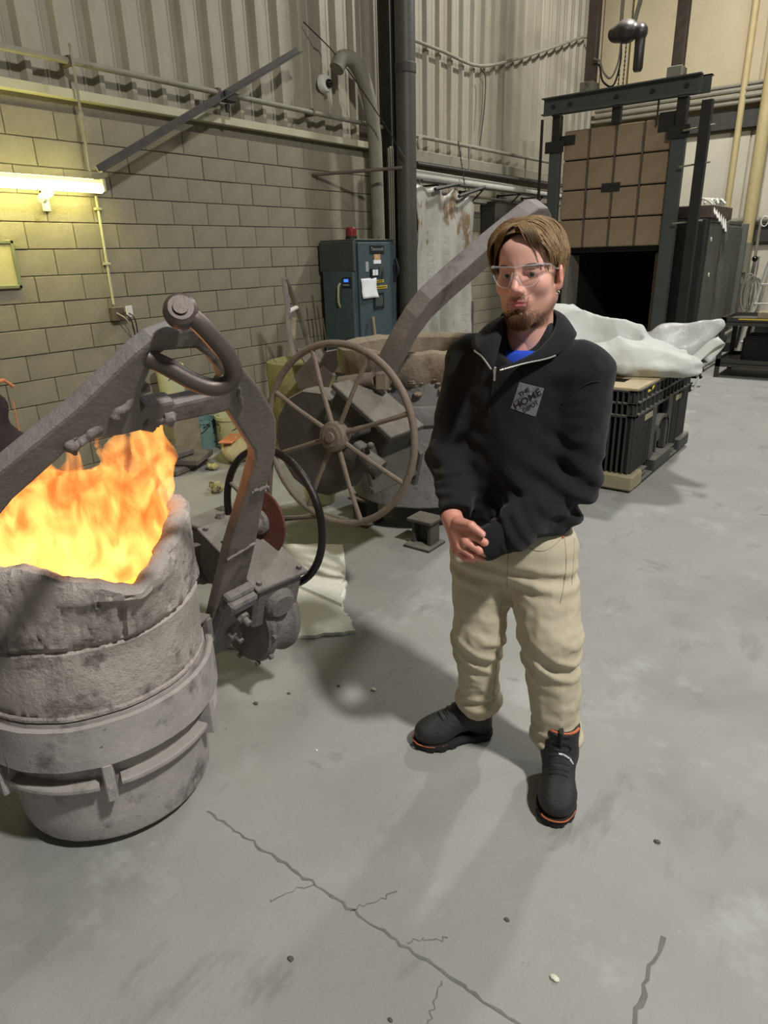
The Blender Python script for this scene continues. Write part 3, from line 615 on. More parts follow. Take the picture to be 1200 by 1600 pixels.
# hand wheel on the worm shaft
HC = np.array((-1.75, 1.60, .70)); HN = np.array((.04, .998, -.05)); hx, hy, hz = frame(HN)
def ring(c, R, x, y, n=56): return [c + R * (x * math.cos(2 * math.pi * k / n) + y * math.sin(2 * math.pi * k / n)) for k in range(n)]
hw = part('hand_wheel', MB().tube(ring(HC, .261, hx, hy), .0145, 12, closed=True), 'wheel_black', ldl)
for k in range(5):
    a = math.radians(22 + 72 * k); e = hx * math.cos(a) + hy * math.sin(a)
    part('spoke', MB().tube([HC - HN * .02 + e * .03, HC + e * .255], [.011, .008], 8), 'rusty_steel', hw)
part('guard_disc', MB().lathe([(0, -.004), (.125, -.004), (.127, 0), (.125, .004), (0, .004)], HC - HN * .05, tuple(HN), 36), 'disc_rust', hw)
part('hub', MB().lathe([(0, -.05), (.042, -.05), (.046, -.044), (.046, .0), (.034, .006), (.03, .03), (0, .03)], HC - HN * .07, tuple(-HN), 24).cyl(HC - HN * .2, HC, .018, n=12), 'ladle_dark', hw)
# lifting shackle
shk = root('lifting_shackle', tuple(bp(0, 1.36, .06)), 'heavy worn steel shackle hooked through the top of the bail', 'shackle')
P = [(-1.014, .760, 1.521), (-1.000, .775, 1.508), (-.992, .795, 1.484), (-.990, .830, 1.441), (-.996, .848, 1.406), (-1.010, .844, 1.384), (-1.026, .820, 1.378), (-1.043, .790, 1.392), (-1.068, .752, 1.424), (-1.088, .73, 1.44)]
pp = bez(P, 7); rr = [.0172] * len(pp)
part('bow', MB().tube(pp, rr, 14), 'shackle_steel', shk)
e0 = np.array(P[0]); EA = np.array((.74, -.5, .45)); part('eye', MB().lathe([(0, -.019), (.022, -.019), (.029, -.012), (.031, 0), (.029, .012), (.022, .019), (0, .019)], e0, (.74, -.5, .45), 24), 'shackle_steel', shk)
part('pin', MB().cyl(e0 + EA * .023, e0 - EA * .03, .0135, n=16), 'shackle_steel', shk)
# melt and flames
melt = pbr('molten_metal', (255, 170, 70), .4, 0, .1, 8, 0, emit=((255, 150, 50), 3))
o = single('molten_metal', MB().lathe([(0, .75), (.15, .75), (.252, .749), (.253, .742), (0, .742)], LC, n=48), melt, 'glowing molten metal pool inside the pouring ladle', 'molten metal', tuple(LC + (0, 0, .79)))
TONG = [(-1.62, 1.10, 1.27, .075, 1), (-1.74, 1.03, 1.20, .11, 1), (-1.83, 1.05, 1.17, .08, 1), (-1.87, .88, 1.12, .13, 1), (-1.72, .84, 1.10, .14, 1), (-1.60, 1.0, 1.15, .09, 1), (-1.97, .78, 1.05, .12, 1), (-1.57, .98, 1.06, .06, 1), (-1.78, .90, 1.18, .07, 1), (-1.93, .92, 1.12, .06, 1), (-1.68, 1.06, 1.24, .05, 1), (-1.66, .92, 1.17, .07, 1), (-1.80, .76, 1.06, .1, 1)]
def flame_sdf(P):
    q = P.copy(); w = np.clip((P[:, 2] - .82) / .3, 0, 1)
    q[:, 0] += w * (.03 * np.sin(P[:, 2] * 26 + P[:, 1] * 9) + .012 * np.sin(P[:, 2] * 61 + P[:, 0] * 30)); q[:, 1] += w * (.03 * np.sin(P[:, 2] * 22 + P[:, 0] * 13 + 2) + .012 * np.sin(P[:, 2] * 57 + P[:, 1] * 33))
    d = s_ell(q, (-1.77, .89, .88), (.25, .25, .19))
    for x, y, zt, r, k in TONG:
        # a tongue: wide low, thin at the tip
        d = smin(d, s_cone(q, (x * .75 + -1.78 * .25, y * .75 + .87 * .25, .86), (x, y, zt), r, .006), .035)
    return d + .012 * fbm(P * (1, 1, .55), 16, 1) + .006 * fbm(P * (1, 1, .5), 42, 2) * (P[:, 2] > .9)
V, F = snets(flame_sdf, (-2.1, .56, .80), (-1.4, 1.26, 1.36), .0105)
inr = np.hypot(V[:, 0] - LC[0], V[:, 1] - LC[1])
fm = bpy.data.materials.new('fire'); fm.use_nodes = True; MATS['fire'] = fm; nt = fm.node_tree; N_ = nt.nodes; L_ = nt.links
N_.remove(N_['Principled BSDF']); em = N_.new('ShaderNodeEmission'); ab = N_.new('ShaderNodeVolumeAbsorption'); ab.inputs['Color'].default_value = (0, 0, 0, 1); ab.inputs['Density'].default_value = 16; ad = N_.new('ShaderNodeAddShader'); L_.new(em.outputs[0], ad.inputs[0]); L_.new(ab.outputs[0], ad.inputs[1]); L_.new(ad.outputs[0], N_['Material Output'].inputs['Volume'])
tc = N_.new('ShaderNodeTexCoord'); mp = N_.new('ShaderNodeMapping'); mp.inputs['Scale'].default_value = (1, 1, .42); L_.new(tc.outputs['Object'], mp.inputs[0])
n1 = N_.new('ShaderNodeTexNoise'); n1.inputs['Scale'].default_value = 13; n1.inputs['Detail'].default_value = 4; n1.inputs['Distortion'].default_value = 1.6; L_.new(mp.outputs[0], n1.inputs['Vector'])
r1 = N_.new('ShaderNodeMapRange'); r1.inputs[1].default_value = .40; r1.inputs[2].default_value = .66; r1.inputs[3].default_value = 12; r1.inputs[4].default_value = 60; L_.new(n1.outputs['Fac'], r1.inputs[0]); r3 = N_.new('ShaderNodeMapRange'); r3.inputs[1].default_value = .38; r3.inputs[2].default_value = .60; L_.new(n1.outputs['Fac'], r3.inputs[0])
sx = N_.new('ShaderNodeSeparateXYZ'); L_.new(tc.outputs['Object'], sx.inputs[0])
r2 = N_.new('ShaderNodeMapRange'); r2.inputs[1].default_value = .0; r2.inputs[2].default_value = .42; r2.inputs[3].default_value = 1.3; r2.inputs[4].default_value = .75; L_.new(sx.outputs['Z'], r2.inputs[0])
mu = N_.new('ShaderNodeMath'); mu.operation = 'MULTIPLY'; L_.new(r1.outputs[0], mu.inputs[0]); L_.new(r2.outputs[0], mu.inputs[1]); L_.new(mu.outputs[0], em.inputs['Strength'])
cm_ = N_.new('ShaderNodeMix'); cm_.data_type = 'RGBA'; cm_.inputs[6].default_value = (1, .21, .03, 1); cm_.inputs[7].default_value = (1, .43, .10, 1); L_.new(r3.outputs[0], cm_.inputs[0]); L_.new(cm_.outputs[2], em.inputs['Color'])
scene.cycles.volume_step_rate = .35; scene.cycles.volume_max_steps = 256
fo = link('flames', npmesh('flames', V, F, True, (LC[0], LC[1], .8)), 'fire', None, (LC[0], LC[1], .8))
setp(fo, 'bright orange and yellow flames leaping out of the pouring ladle', 'fire')
fd = bpy.data.lights.new('flame_light', 'POINT'); fd.energy = 11; fd.color = (1, .36, .1); fd.shadow_soft_size = .12
fo2 = bpy.data.objects.new('flame_light', fd); COL.objects.link(fo2); fo2.location = (-1.74, .93, 1.02)
# ================================================================== second ladle with the big spoked wheel
pbr('ladle_old', (126, 121, 118), .85, .1, .2, 4, .3, 30, spots=[((98, 90, 92), 2.6, .55, .12), ((150, 146, 138), 7, .62, .08, (1, 1, .3))], dust=((150, 142, 122), .8))
pbr('collar_old', (132, 119, 102), .95, 0, .22, 7, .6, 24, spots=[((108, 88, 70), 4, .55, .12), ((158, 146, 112), 6, .62, .1, (1, 1, .3))], dust=((148, 136, 112), .7))
pbr('wheel_rust', (124, 111, 98), .7, .25, .2, 12, .15, spots=[((150, 136, 120), 9, .62, .1)])
pbr('gear_dark', (78, 74, 68), .8, .2, .2, 7, .25, dust=((138, 132, 120), .9))
L2 = np.array((-2.35, 3.5, 0.))
l2 = root('transfer_ladle', tuple(L2), 'large old foundry ladle with big spoked handwheel behind the man', 'ladle')
def wob3(amp):
    def f(a, i, r, z):
        if r < .02: return r, z
        e = (math.cos(a), math.sin(a)); return r + amp * (nz(e[0] * 4, e[1] * 4, z * 6) + .6 * nz(e[0] * 12, e[1] * 12, z * 22)), z + (amp * 1.2 * nz(e[0] * 5, e[1] * 5, 3) if z > .9 else 0)
    return f
part('vessel_shell', MB().lathe([(0, .17), (.42, .17), (.455, .19), (.462, .3), (.468, .5), (.474, .7), (.478, .95)], L2, n=90, wob=wob3(.003)), 'ladle_old', l2)
part('flange_band', MB().lathe([(.47, .70), (.492, .70), (.496, .706), (.496, .80), (.492, .806), (.47, .808)], L2, n=72), 'ladle_old', l2)
part('crust_collar', MB().lathe([(.477, .92), (.49, .94), (.51, .97), (.518, 1.02), (.522, 1.07), (.515, 1.10), (.49, 1.115), (.45, 1.11), (.42, 1.09), (.41, 1.02), (.40, .9), (0, .88)], L2, n=150, wob=wob3(.012)), 'collar_old', l2)
lump = MB()
for k in range(40):
    a = random.uniform(-2.6, .6); s = random.uniform(.008, .03); lump.sph(L2 + (math.cos(a) * .485, math.sin(a) * .485, random.uniform(.86, .96)), (s, s, s * .5), 7, 5)
o = part('crust_lumps', lump, 'collar_old', l2); o['kind'] = 'stuff'
# stub legs
for (x, y) in ((-2.02, 3.0), (-2.55, 3.1), (-2.1, 3.85), (-2.62, 3.85)):
    lg = part('stub_leg', MB().box((x - .065, y - .005, .02), (x - .045, y + .09, .17)).box((x + .045, y - .005, .02), (x + .065, y + .09, .17)).box((x - .045, y + .04, .02), (x + .045, y + .05, .17)), 'gear_dark', l2)
    part('top_plate', MB().box((x - .085, y - .03, .155), (x + .085, y + .11, .175), .003), 'gear_dark', lg)
    part('foot_plate', MB().box((x - .09, y - .06, .0), (x + .09, y + .12, .018), .003), 'gear_dark', lg)
# bail
T2 = math.radians(34); B2 = L2 + (0, 0, .75); U2 = np.array((math.sin(T2), 0, math.cos(T2))); N2 = np.array((math.cos(T2), 0, -math.sin(T2))); A2 = np.array((0, 1., 0))
o2 = [(-.70, .0), (-.705, .3), (-.705, .60), (-.69, .72), (-.65, .82), (-.56, .915), (-.36, 1.10), (-.14, 1.275), (-.07, 1.31), (.03, 1.315), (.12, 1.28), (.36, 1.10), (.56, .915), (.66, .80), (.70, .60), (.70, .0), (.58, .0), (.58, .60), (.54, .74), (.46, .83), (.24, 1.02), (.06, 1.15), (-.06, 1.15), (-.24, 1.0), (-.46, .80), (-.55, .70), (-.585, .60), (-.585, .3), (-.58, .0)]
part('bail', plate_with_hole(o2, None, B2 + N2 * .05, A2, U2, N2, .09, .012), 'bail_steel', l2)
part('trunnion', MB().cyl(L2 + (0, -.46, .75), L2 + (0, -.78, .75), .06, n=20).cyl(L2 + (0, .46, .75), L2 + (0, .72, .75), .06, n=20), 'gear_dark', l2)
part('clamp_pin', MB().cyl((-2.12, 2.72, 1.02), (-2.30, 2.66, .99), .035, n=14).obox((-2.08, 2.74, 1.01), (.03, .03, .045), turn(.4), .006), 'wheel_rust', l2)
# gear drum and tilted gear box
part('gear_drum', MB().lathe([(0, -.02), (.29, -.02), (.30, 0), (.30, .10), (.29, .115), (0, .115)], (-2.45, 2.62, .655), (0, 1, 0), 14, smooth=False), 'gear_dark', l2)
c = math.cos(-.57); s = math.sin(-.57); R2 = np.array(((c, 0, s), (0, 1, 0), (-s, 0, c)))
gbx = part('gear_box', MB().obox((-2.11, 2.66, .80), (.195, .12, .10), R2, .012), 'gear_dark', l2)
part('box_lid', MB().obox(np.array((-2.11, 2.66, .80)) + R2[2] * .11, (.215, .145, .014), R2, .005), 'gear_dark', gbx)
part('end_plate', MB().obox((-1.97, 2.64, .62), (.014, .19, .12), np.array(((.97, 0, .25), (0, 1, 0), (-.25, 0, .97))), .004), 'gear_dark', gbx)
part('worm_shaft', MB().cyl((-2.16, 2.46, .76), (-1.92, 2.5, .62), .05, n=16).cyl((-2.1, 2.46, .72), (-2.02, 2.47, .68), .07, n=16), 'gear_dark', gbx)
for z in (.75, .64, .53): part('bolt', MB().sph((-1.95, 2.46, z), .018, 8, 6), 'gear_dark', gbx)
part('side_plate', MB().prism([(-.14, -.12), (.10, -.18), (.14, .0), (.06, .12), (-.14, .1)], (-2.05, 2.86, .62), (1, 0, 0), (0, 0, 1), .03), 'gear_dark', l2)
WC = np.array((-2.0, 2.275, .833)); WN = np.array((.07, -.99, .09)); WN /= np.linalg.norm(WN); wx, wy, wz = frame(WN)
bw = part('hand_wheel', MB().tube(ring(WC, .416, wx, wy, 72), .0165, 12, closed=True), 'wheel_rust', l2)
part('hub', MB().lathe([(0, -.07), (.05, -.07), (.068, -.04), (.07, .0), (.066, .014), (.05, .018), (.045, .022), (.025, .022), (.022, .03), (0, .03)], WC + WN * .03, tuple(WN), 28), 'wheel_rust', bw)
for k in range(8):
    a = math.radians(20 + 45 * k); e = wx * math.cos(a) + wy * math.sin(a)
    part('spoke', MB().tube([WC + WN * .01 + e * .06, WC + WN * .012 + e * .24, WC + e * .41], [.012, .0105, .012], 8), 'wheel_rust', bw)
part('wheel_shaft', MB().cyl(WC, WC - WN * .28, .024, n=14), 'gear_dark', bw)
# ================================================================== clutter along the wall
pbr('drum_yellow', (132, 128, 84), .9, 0, .2, 5, .4, 28, spots=[((104, 92, 64), 4, .55, .12)])
pbr('bucket_cream', (196, 194, 150), .6, 0, .08, 4, .05, spots=[((40, 40, 38), 9, .57, .03, (1, 1, .7))])
pbr('bucket_white', (204, 204, 164), .6, 0, .06, 4, .05); pbr('bucket_blue', (118, 150, 146), .7, 0, .15, 6, .1, spots=[((34, 36, 36), 7, .56, .04), ((186, 184, 150), 6, .64, .05)])
pbr('bag_paper', (186, 172, 128), .85, 0, .1, 6, .15); pbr('bag_orange', (206, 130, 86), .8, 0, .1, 6, .1); pbr('scrap', (104, 96, 88), .9, 0, .25, 8, .4); pbr('trash', (170, 160, 110), .6, 0, .3, 20, .2, spots=[((70, 60, 50), 18, .55, .05)])
pbr('old_wood', (150, 138, 112), .9, 0, .2, 10, .2, spots=[((110, 96, 74), 6, .58, .1, (1, .2, 1))])
sl = root('small_ladle', (-4.2, 4.35, 0), 'small yellowish crusted ladle with a narrow bail by the wall', 'ladle')
part('vessel', MB().lathe([(0, 0), (.25, .0), (.27, .04), (.29, .4), (.31, .72), (.30, .77), (.26, .78), (.23, .74), (0, .70)], (-4.2, 4.35, 0), n=60, wob=wob3(.018)), 'drum_yellow', sl)
part('lid_stone', MB().obox((-4.0, 4.7, .70), (.14, .2, .07), turn(.2), .03), 'collar_old', sl)
bl2 = part('bail_leg', MB().tube(bez([(-4.42, 4.44, 1.45), (-4.40, 4.44, 1.2), (-4.36, 4.40, .95), (-4.28, 4.38, .68)], 5), [.032] * 16, 8, flat=.5), 'bail_steel', sl)
part('bail_leg', MB().tube(bez([(-4.42, 4.45, 1.45), (-4.44, 4.55, 1.3), (-4.46, 4.68, 1.05), (-4.42, 4.74, .72)], 5), [.032] * 16, 8, flat=.5), 'bail_steel', sl)
part('bail_tie', MB().tube([(-4.40, 4.44, 1.17), (-4.45, 4.62, 1.20)], .02, 8), 'white_plastic', sl)
tr = MB().prism([(-.12, 0), (.12, 0), (.16, .10), (0, .26), (-.16, .10)], (-3.75, 4.02, .62), (.8, .6, 0), (0, 0, 1), .02)
tr.obox((-3.82, 4.14, .80), (.006, .13, .15), np.array(((.8, 0, .6), (0, 1, 0), (-.6, 0, .8)))).obox((-3.68, 4.14, .80), (.006, .13, .15), np.array(((.8, 0, -.6), (0, 1, 0), (.6, 0, .8))))
single('sheet_metal_chute', tr, 'rusty_steel', 'bent sheet metal chute resting on the small yellow ladle', 'chute', (-3.75, 4.02, .62))
def bucket(x, y, z, r, h, mat, label, lid=False):
    b = root('bucket', (x, y, z), label, 'bucket')
    part('pail', MB().lathe([(0, z), (r * .86, z), (r * .9, z + .01), (r * .99, z + h - .03), (r * 1.05, z + h - .03), (r * 1.05, z + h), (r * .97, z + h), (r * .85, z + .03), (0, z + .02)], (x, y, 0), n=28), mat, b)
    part('wire_handle', MB().tube([(x + r * math.cos(t) * 1.06, y - r * .2 - r * .6 * abs(math.sin(t)), z + h - .04 - .1 * math.sin(t)) for t in np.linspace(0, math.pi, 14)], .004, 6), 'dark_steel', b); return b
bucket(-4.98, 3.80, 0, .135, .27, 'bucket_blue', 'pale blue paint bucket with black drips on the floor by wall')
bucket(-4.70, 3.93, 0, .15, .31, 'bucket_cream', 'cream bucket splashed with black paint beside the blue bucket')
bucket(-4.97, 3.53, .52, .115, .27, 'bucket_white', 'clean cream bucket raised on a crate near the wall')
single('wooden_crate', MB().box((-5.12, 3.38, 0), (-4.82, 3.66, .52), .01), 'old_wood', 'small wooden crate under the raised cream bucket', 'crate', (-4.97, 3.52, 0))
bucket(-3.06, 3.27, 0, .12, .24, 'bucket_white', 'stained white bucket under the gear drum of the large ladle')
bg = root('paper_bag', (-4.4, 3.72, 0), 'crumpled tan paper bag with orange stripe lying on the floor', 'bag')
def bag_sdf(P): return s_ell(P, (-4.36, 3.66, .10), (.13, .20, .11), turn(.5)) + .012 * fbm(P, 14, 2)
V, F = snets(bag_sdf, (-4.65, 3.3, -.05), (-4.05, 4.0, .3), .02); V[:, 2] = np.maximum(V[:, 2], .002)
link('sack', npmesh('sack', V, F, True, wloc(bg)), 'bag_paper', bg)
part('printed_stripe', MB().obox((-4.37, 3.62, .20), (.06, .15, .006), turn(.5), .003), 'bag_orange', bg)
def lump_thing(name, c, r, h, mat, label, cat, seed=0, amp=.25, rz=0.):
    c = np.array(c, float); r = np.array(r, float); m = r.min()
    def f(P): return s_ell(P, c, r, turn(rz)) + m * amp * fbm((P - c) / m * .25, 7, seed)
    V, F = snets(f, c - r * 1.5, c + r * 1.5, h); V[:, 2] = np.maximum(V[:, 2], .001)
    return setp(link(name, npmesh(name, V, F, False, c), mat, None, tuple(c)), label, cat)
lump_thing('crushed_can', (-3.86, 3.0, .045), (.06, .05, .05), .014, 'trash', 'crushed yellowish can lying on the dusty floor', 'can', 1, .5)
lump_thing('foil_scrap', (-4.32, 3.36, .03), (.05, .04, .03), .012, 'trash', 'tiny crumpled foil scrap in front of the paper bag', 'trash', 2, .5)
sb = root('scrap_slab', (-4.6, 3.25, 0), 'stack of broken stone slabs on the floor by the wall', 'slabs')
for k, (x, y, z, a) in enumerate(((-4.62, 3.22, .03, .2), (-4.55, 3.3, .09, .5), (-4.66, 3.1, .09, -.2), (-4.58, 3.2, .15, .1))):
    part('slab', MB().obox((x, y, z), (.17 - .02 * k, .2 - .03 * k, .028), turn(a), .012), 'scrap', sb)
for k, (x, y, z, sx_) in enumerate(((-4.2, 4.98, .25, .18), (-4.68, 5.15, .2, .2), (-3.6, 4.38, .16, .17), (-4.82, 4.3, .28, .17), (-3.55, 3.85, .13, .15))):
    lump_thing('slag_lump', (x, y, z * .8), (sx_, sx_ * .9, z), .04, 'drum_yellow' if k % 2 else 'scrap', ['dark slag lump between the small ladle and the control cabinet', 'yellowish slag lump nearest the control cabinet', 'dark slag lump just behind the large gear drum', 'yellowish slag lump against the block wall', 'dark slag lump beside the white stained bucket'][k], 'slag', k, .35)
single('wood_lath', MB().obox((-4.75, 4.75, .55), (.015, .03, .55), np.array(((1, 0, 0), (0, .96, -.2), (0, .2, .96)))), 'old_wood', 'pale wooden lath standing behind the small ladle', 'lath', (-4.75, 4.75, 0))
for k in range(3): pipe('thin_rod', [(-4.95 + .02 * k, 5.5 + .05 * k, 0), (-5.0, 5.42 + .07 * k, 1.25 - .12 * k)], .009, 'rusty_steel', ['thin rod leaning left of the cabinet, tallest of three', 'thin rod leaning left of the cabinet, middle of three', 'thin rod leaning left of the cabinet, shortest of three'][k], 'rod', 6)
pipe('broom_stick', [(-4.46, 5.88, 0), (-4.62, 5.95, 1.0)], .016, 'old_wood', 'short wooden stick leaning on the front of the teal cabinet', 'stick', 8)
# dark heap at the left edge
rg = root('scrap_heap', (-4.55, 1.85, 0), 'dark lumpy heap of rags at the left edge with rusty rods', 'scrap')
def heap(P): return smin(s_cone(P, (-4.55, 1.72, .1), (-4.58, 1.86, .78), .26, .10), s_ell(P, (-4.55, 1.9, .3), (.2, .22, .35)), .06) + .02 * fbm(P, 13, 3)
V, F = snets(heap, (-5.0, 1.3, -.05), (-4.2, 2.3, 1.0), .03); V[:, 2] = np.maximum(V[:, 2], 0)
pbr('rag_dark', (52, 42, 44), .95, 0, .3, 9, .4)
link('rag_pile', npmesh('rag_pile', V, F, True, wloc(rg)), 'rag_dark', rg)
part('rusty_rod', MB().tube([(-4.5, 1.7, .9), (-4.55, 1.98, .93), (-4.55, 2.03, .88)], .012, 8), 'bag_orange', rg)
part('rusty_rod', MB().tube([(-4.5, 1.98, .55), (-4.5, 1.985, .8)], .005, 6), 'bag_orange', rg)
# insulation sheet on the floor
pbr('insulation', (236, 234, 220), .9, 0, .06, 5, .3, 20, spots=[((186, 176, 128), 2.6, .56, .12), ((140, 130, 110), 5, .66, .08)])
poly = [(-2.15, 1.58), (-2.02, 1.68), (-1.905, 1.845), (-1.80, 1.94), (-1.728, 2.015), (-1.80, 2.08), (-1.86, 2.11), (-1.97, 2.20), (-1.99, 2.27), (-2.1, 2.40), (-2.25, 2.57), (-2.40, 2.735), (-2.52, 2.68), (-2.60, 2.62), (-2.68, 2.58), (-2.8, 2.4), (-2.6, 2.0), (-2.4, 1.75)]
pp = []
for i, p in enumerate(poly):
    q = poly[(i + 1) % len(poly)]
    for k in range(4): t = k / 4; pp.append((p[0] + (q[0] - p[0]) * t + random.uniform(-.008, .008), p[1] + (q[1] - p[1]) * t + random.uniform(-.008, .008)))
ish = root('insulation_sheet', (-2.2, 2.1, 0), 'torn white fibre insulation sheet on the floor under the gears', 'sheet')
part('lower_layer', MB().prism(pp, (0, 0, .001), (1, 0, 0), (0, 1, 0), .016), 'insulation', ish)
pq = [((x + 2.27) * .93 - 2.27, (y - 2.3) * .86 + 2.3) for x, y in pp if y > 2.12]
part('upper_layer', MB().prism(pq, (0, 0, .017), (1, 0, 0), (0, 1, 0), .02), 'insulation', ish)
for k, (x, y, s) in enumerate(((-1.40, 1.73, .012), (-1.66, 1.52, .009), (-1.53, 1.67, .008), (-1.02, 1.86, .014), (-1.05, 1.83, .008), (-.97, 1.87, .007), (-.36, 1.08, .012), (-.52, 1.15, .008), (-.28, 1.62, .010), (-1.35, 1.34, .006), (-.9, .75, .010), (-.62, .78, .007), (.12, 1.18, .007), (-1.72, 1.40, .012), (.05, 1.9, .006))):
    lump_thing('floor_chip', (x, y, s * .3), (s, s * .7, s * .4), s * .3, 'scrap' if k % 3 else 'insulation', ['dark chip of slag in the man\'s shadow', 'pale crumb of slag beside the insulation sheet', 'small dark crumb near the sheet corner', 'dark slag crumb left of the man\'s shin', 'little crumb nearest the man\'s right boot', 'tiny pale crumb at the man\'s right heel', 'pale elongated chip on the floor in front', 'pale chip lying near the floor joint', 'dark speck right of the front boot', 'pale speck on the floor right of the ladle', 'dark pebble on the near floor', 'pale chip on the nearest floor', 'dark speck on the open floor at right', 'dark crumb under the gear housing', 'pale speck far right on the open floor'][k], 'floor chip', k, .3)
# ================================================================== plastic bin with bags
pbr('bin_black', (58, 58, 56), .55, 0, .12, 8, .06, dust=((150, 146, 134), .75))
pbr('bin_inside', (22, 22, 21), .8, 0, .1, 8, .05)
pbr('plywood', (186, 170, 134), .8, 0, .1, 5, .08, spots=[((150, 132, 98), 2.5, .58, .15, (1, .25, 1))])
pbr('bin_foot', (150, 142, 112), .8, 0, .15, 6, .1)
BX0, BX1, BY0, BY1, BZ = -2.55, -1.33, 4.58, 6.02, .715
bn = root('pallet_bin', (-1.9, 5.3, 0), 'black ribbed plastic pallet bin standing behind the man', 'bin')
part('inner_box', MB().box((BX0 + .06, BY0 + .06, .12), (BX1 - .06, BY1 - .06, BZ - .005), .01), 'bin_inside', bn)
fin_n = MB().box((-.0045, 0, 0), (.0045, .055, .40)).mesh('rib'); fin_s = MB().box((0, -.0045, 0), (.055, .0045, .40)).mesh('rib')
fin_n2 = MB().box((-.0045, 0, 0), (.0045, .05, .16)).mesh('rib'); fin_s2 = MB().box((0, -.006, 0), (.055, .006, .16)).mesh('rib')
x = BX0 + .02
k = 0
while x < BX1 - .005:
    link('rib', fin_n, 'bin_black', bn, (x + 1.9, BY0 - 5.3, .13)); link('rib', fin_n2, 'bin_black', bn, (x + 1.9, BY0 - 5.3, .545)); x += .038; k += 1
for y in [BY0 + .03 + .037 * i for i in range(7)] + [BY0 + .30, BY0 + .36, BY1 - .42, BY1 - .36] + [BY1 - .26 + .037 * i for i in range(7)]:
    link('rib', fin_s, 'bin_black', bn, (BX1 - .055 + 1.9, y - 5.3, .13))
for i in range(15): link('rib', fin_s2, 'bin_black', bn, (BX1 - .055 + 1.9, BY0 + .02 + i * .1 - 5.3, .545))
for z0, z1 in ((.525, .545), (.615, .63), (.70, .715)): part('rail_band', MB().box((BX0, BY0, z0), (BX1, BY0 + .06, z1), .003).box((BX1 - .06, BY0, z0), (BX1, BY1, z1), .003), 'bin_black', bn)
part('label_plate', MB().box((BX1 - .004, BY0 + .22, .47), (BX1 + .003, BY0 + .40, .51), .001), 'bin_foot', bn); part('label_plate', MB().box((BX1 - .004, BY1 - .42, .47), (BX1 + .003, BY1 - .26, .51), .001), 'bin_foot', bn)
part('side_post', MB().box((BX1 - .05, BY0 + .42, .13), (BX1, BY0 + .52, .53), .006), 'bin_black', bn); part('side_post', MB().box((BX1 - .05, BY1 - .62, .13), (BX1, BY1 - .50, .53), .006), 'bin_black', bn)
arch = [(-.16, 0), (-.16, .14)] + [(-.16 * math.cos(t), .14 + .13 * math.sin(t)) for t in np.linspace(.2, math.pi - .2, 9)] + [(.16, .14), (.16, 0), (.135, 0), (.135, .14)] + [(.135 * math.cos(t), .14 + .105 * math.sin(t)) for t in np.linspace(.2, math.pi - .2, 9)] + [(-.135, .14), (-.135, 0)]
ya = BY0 + .74; part('arch_rim', MB().prism([(a, b) for a, b in arch], (BX1 - .05, ya, .15), (0, 1, 0), (0, 0, 1), .05), 'bin_black', bn)
part('drain_plug', MB().cyl((BX1 - .06, ya - .03, .26), (BX1 - .02, ya - .03, .26), .05, n=16), 'bin_black', bn)
for y0, y1, mat in ((BY0 - .03, BY0 + .20, 'bin_foot'), (ya - .24, ya + .20, 'bin_black'), (BY1 - .25, BY1 + .05, 'bin_black')):
    part('foot_block', MB().box((BX1 - .22, y0, .015), (BX1 + .03, y1, .125), .012), mat, bn); part('foot_block', MB().box((BX0 - .02, y0, .015), (BX0 + .2, y1, .125), .012), mat, bn)
part('runner', MB().box((BX1 - .2, BY0 + .1, 0), (BX1 + .02, BY1, .03), .005), 'bin_black', bn)
part('runner', MB().box((BX0, BY0 + .1, 0), (BX0 + .2, BY1, .03), .005), 'bin_black', bn)
for y in (BY0 + .32, ya + .32): part('entry_lip', MB().box((BX1 - .10, y - .06, .05), (BX1 + .01, y + .06, .065), .003).box((BX1 - .10, y - .06, .085), (BX1 + .01, y + .06, .10), .003), 'bin_black', bn)
ply = root('plywood_cover', (-1.9, 5.2, BZ), 'thin tan plywood cover with rectangular cut-out on the black bin', 'plywood')
a, b = BZ + .001, BZ + .013
part('board', MB().box((BX0, BY0 + .01, a), (-1.72, BY1 - .1, b)).box((-1.72, BY0 + .01, a), (BX1 - .005, BY0 + .22, b)).box((-1.5, BY0 + .22, a), (BX1 - .005, BY1 - .1, b)).box((-1.72, BY0 + .42, a), (-1.5, BY1 - .1, b)), 'plywood', ply)
single('wood_block', MB().obox((-1.72, 4.46, .05), (.14, .06, .05), turn(.1), .006), 'rusty_steel', 'brown wooden block under the near edge of the black bin', 'block', (-1.72, 4.46, 0))
pbr('strap_yellow', (214, 186, 60), .5, 0, .1, 9, .05)
yl = root('ratchet_strap', (-1.35, 4.86, .64), 'yellow ratchet strap end tucked into the bin side', 'strap')
part('strap_body', MB().tube(bez([(-1.37, 4.80, .632), (-1.36, 4.86, .66), (-1.345, 4.92, .675), (-1.35, 4.98, .70)], 5), .016, 8, flat=.6), 'strap_yellow', yl); part('strap_cuff', MB().tube([(-1.355, 4.9, .68), (-1.345, 4.99, .705)], .012, 8), 'white_plastic', yl)
pbr('woven_white', (202, 203, 196), .6, 0, .05, 5, .12, 25)
pm = pbr('liner_film', (198, 198, 194), .14, .0, .06, 5, .5, 10)
def ridg(P, s, k): return 1 - np.abs(fbm(P, s, k))
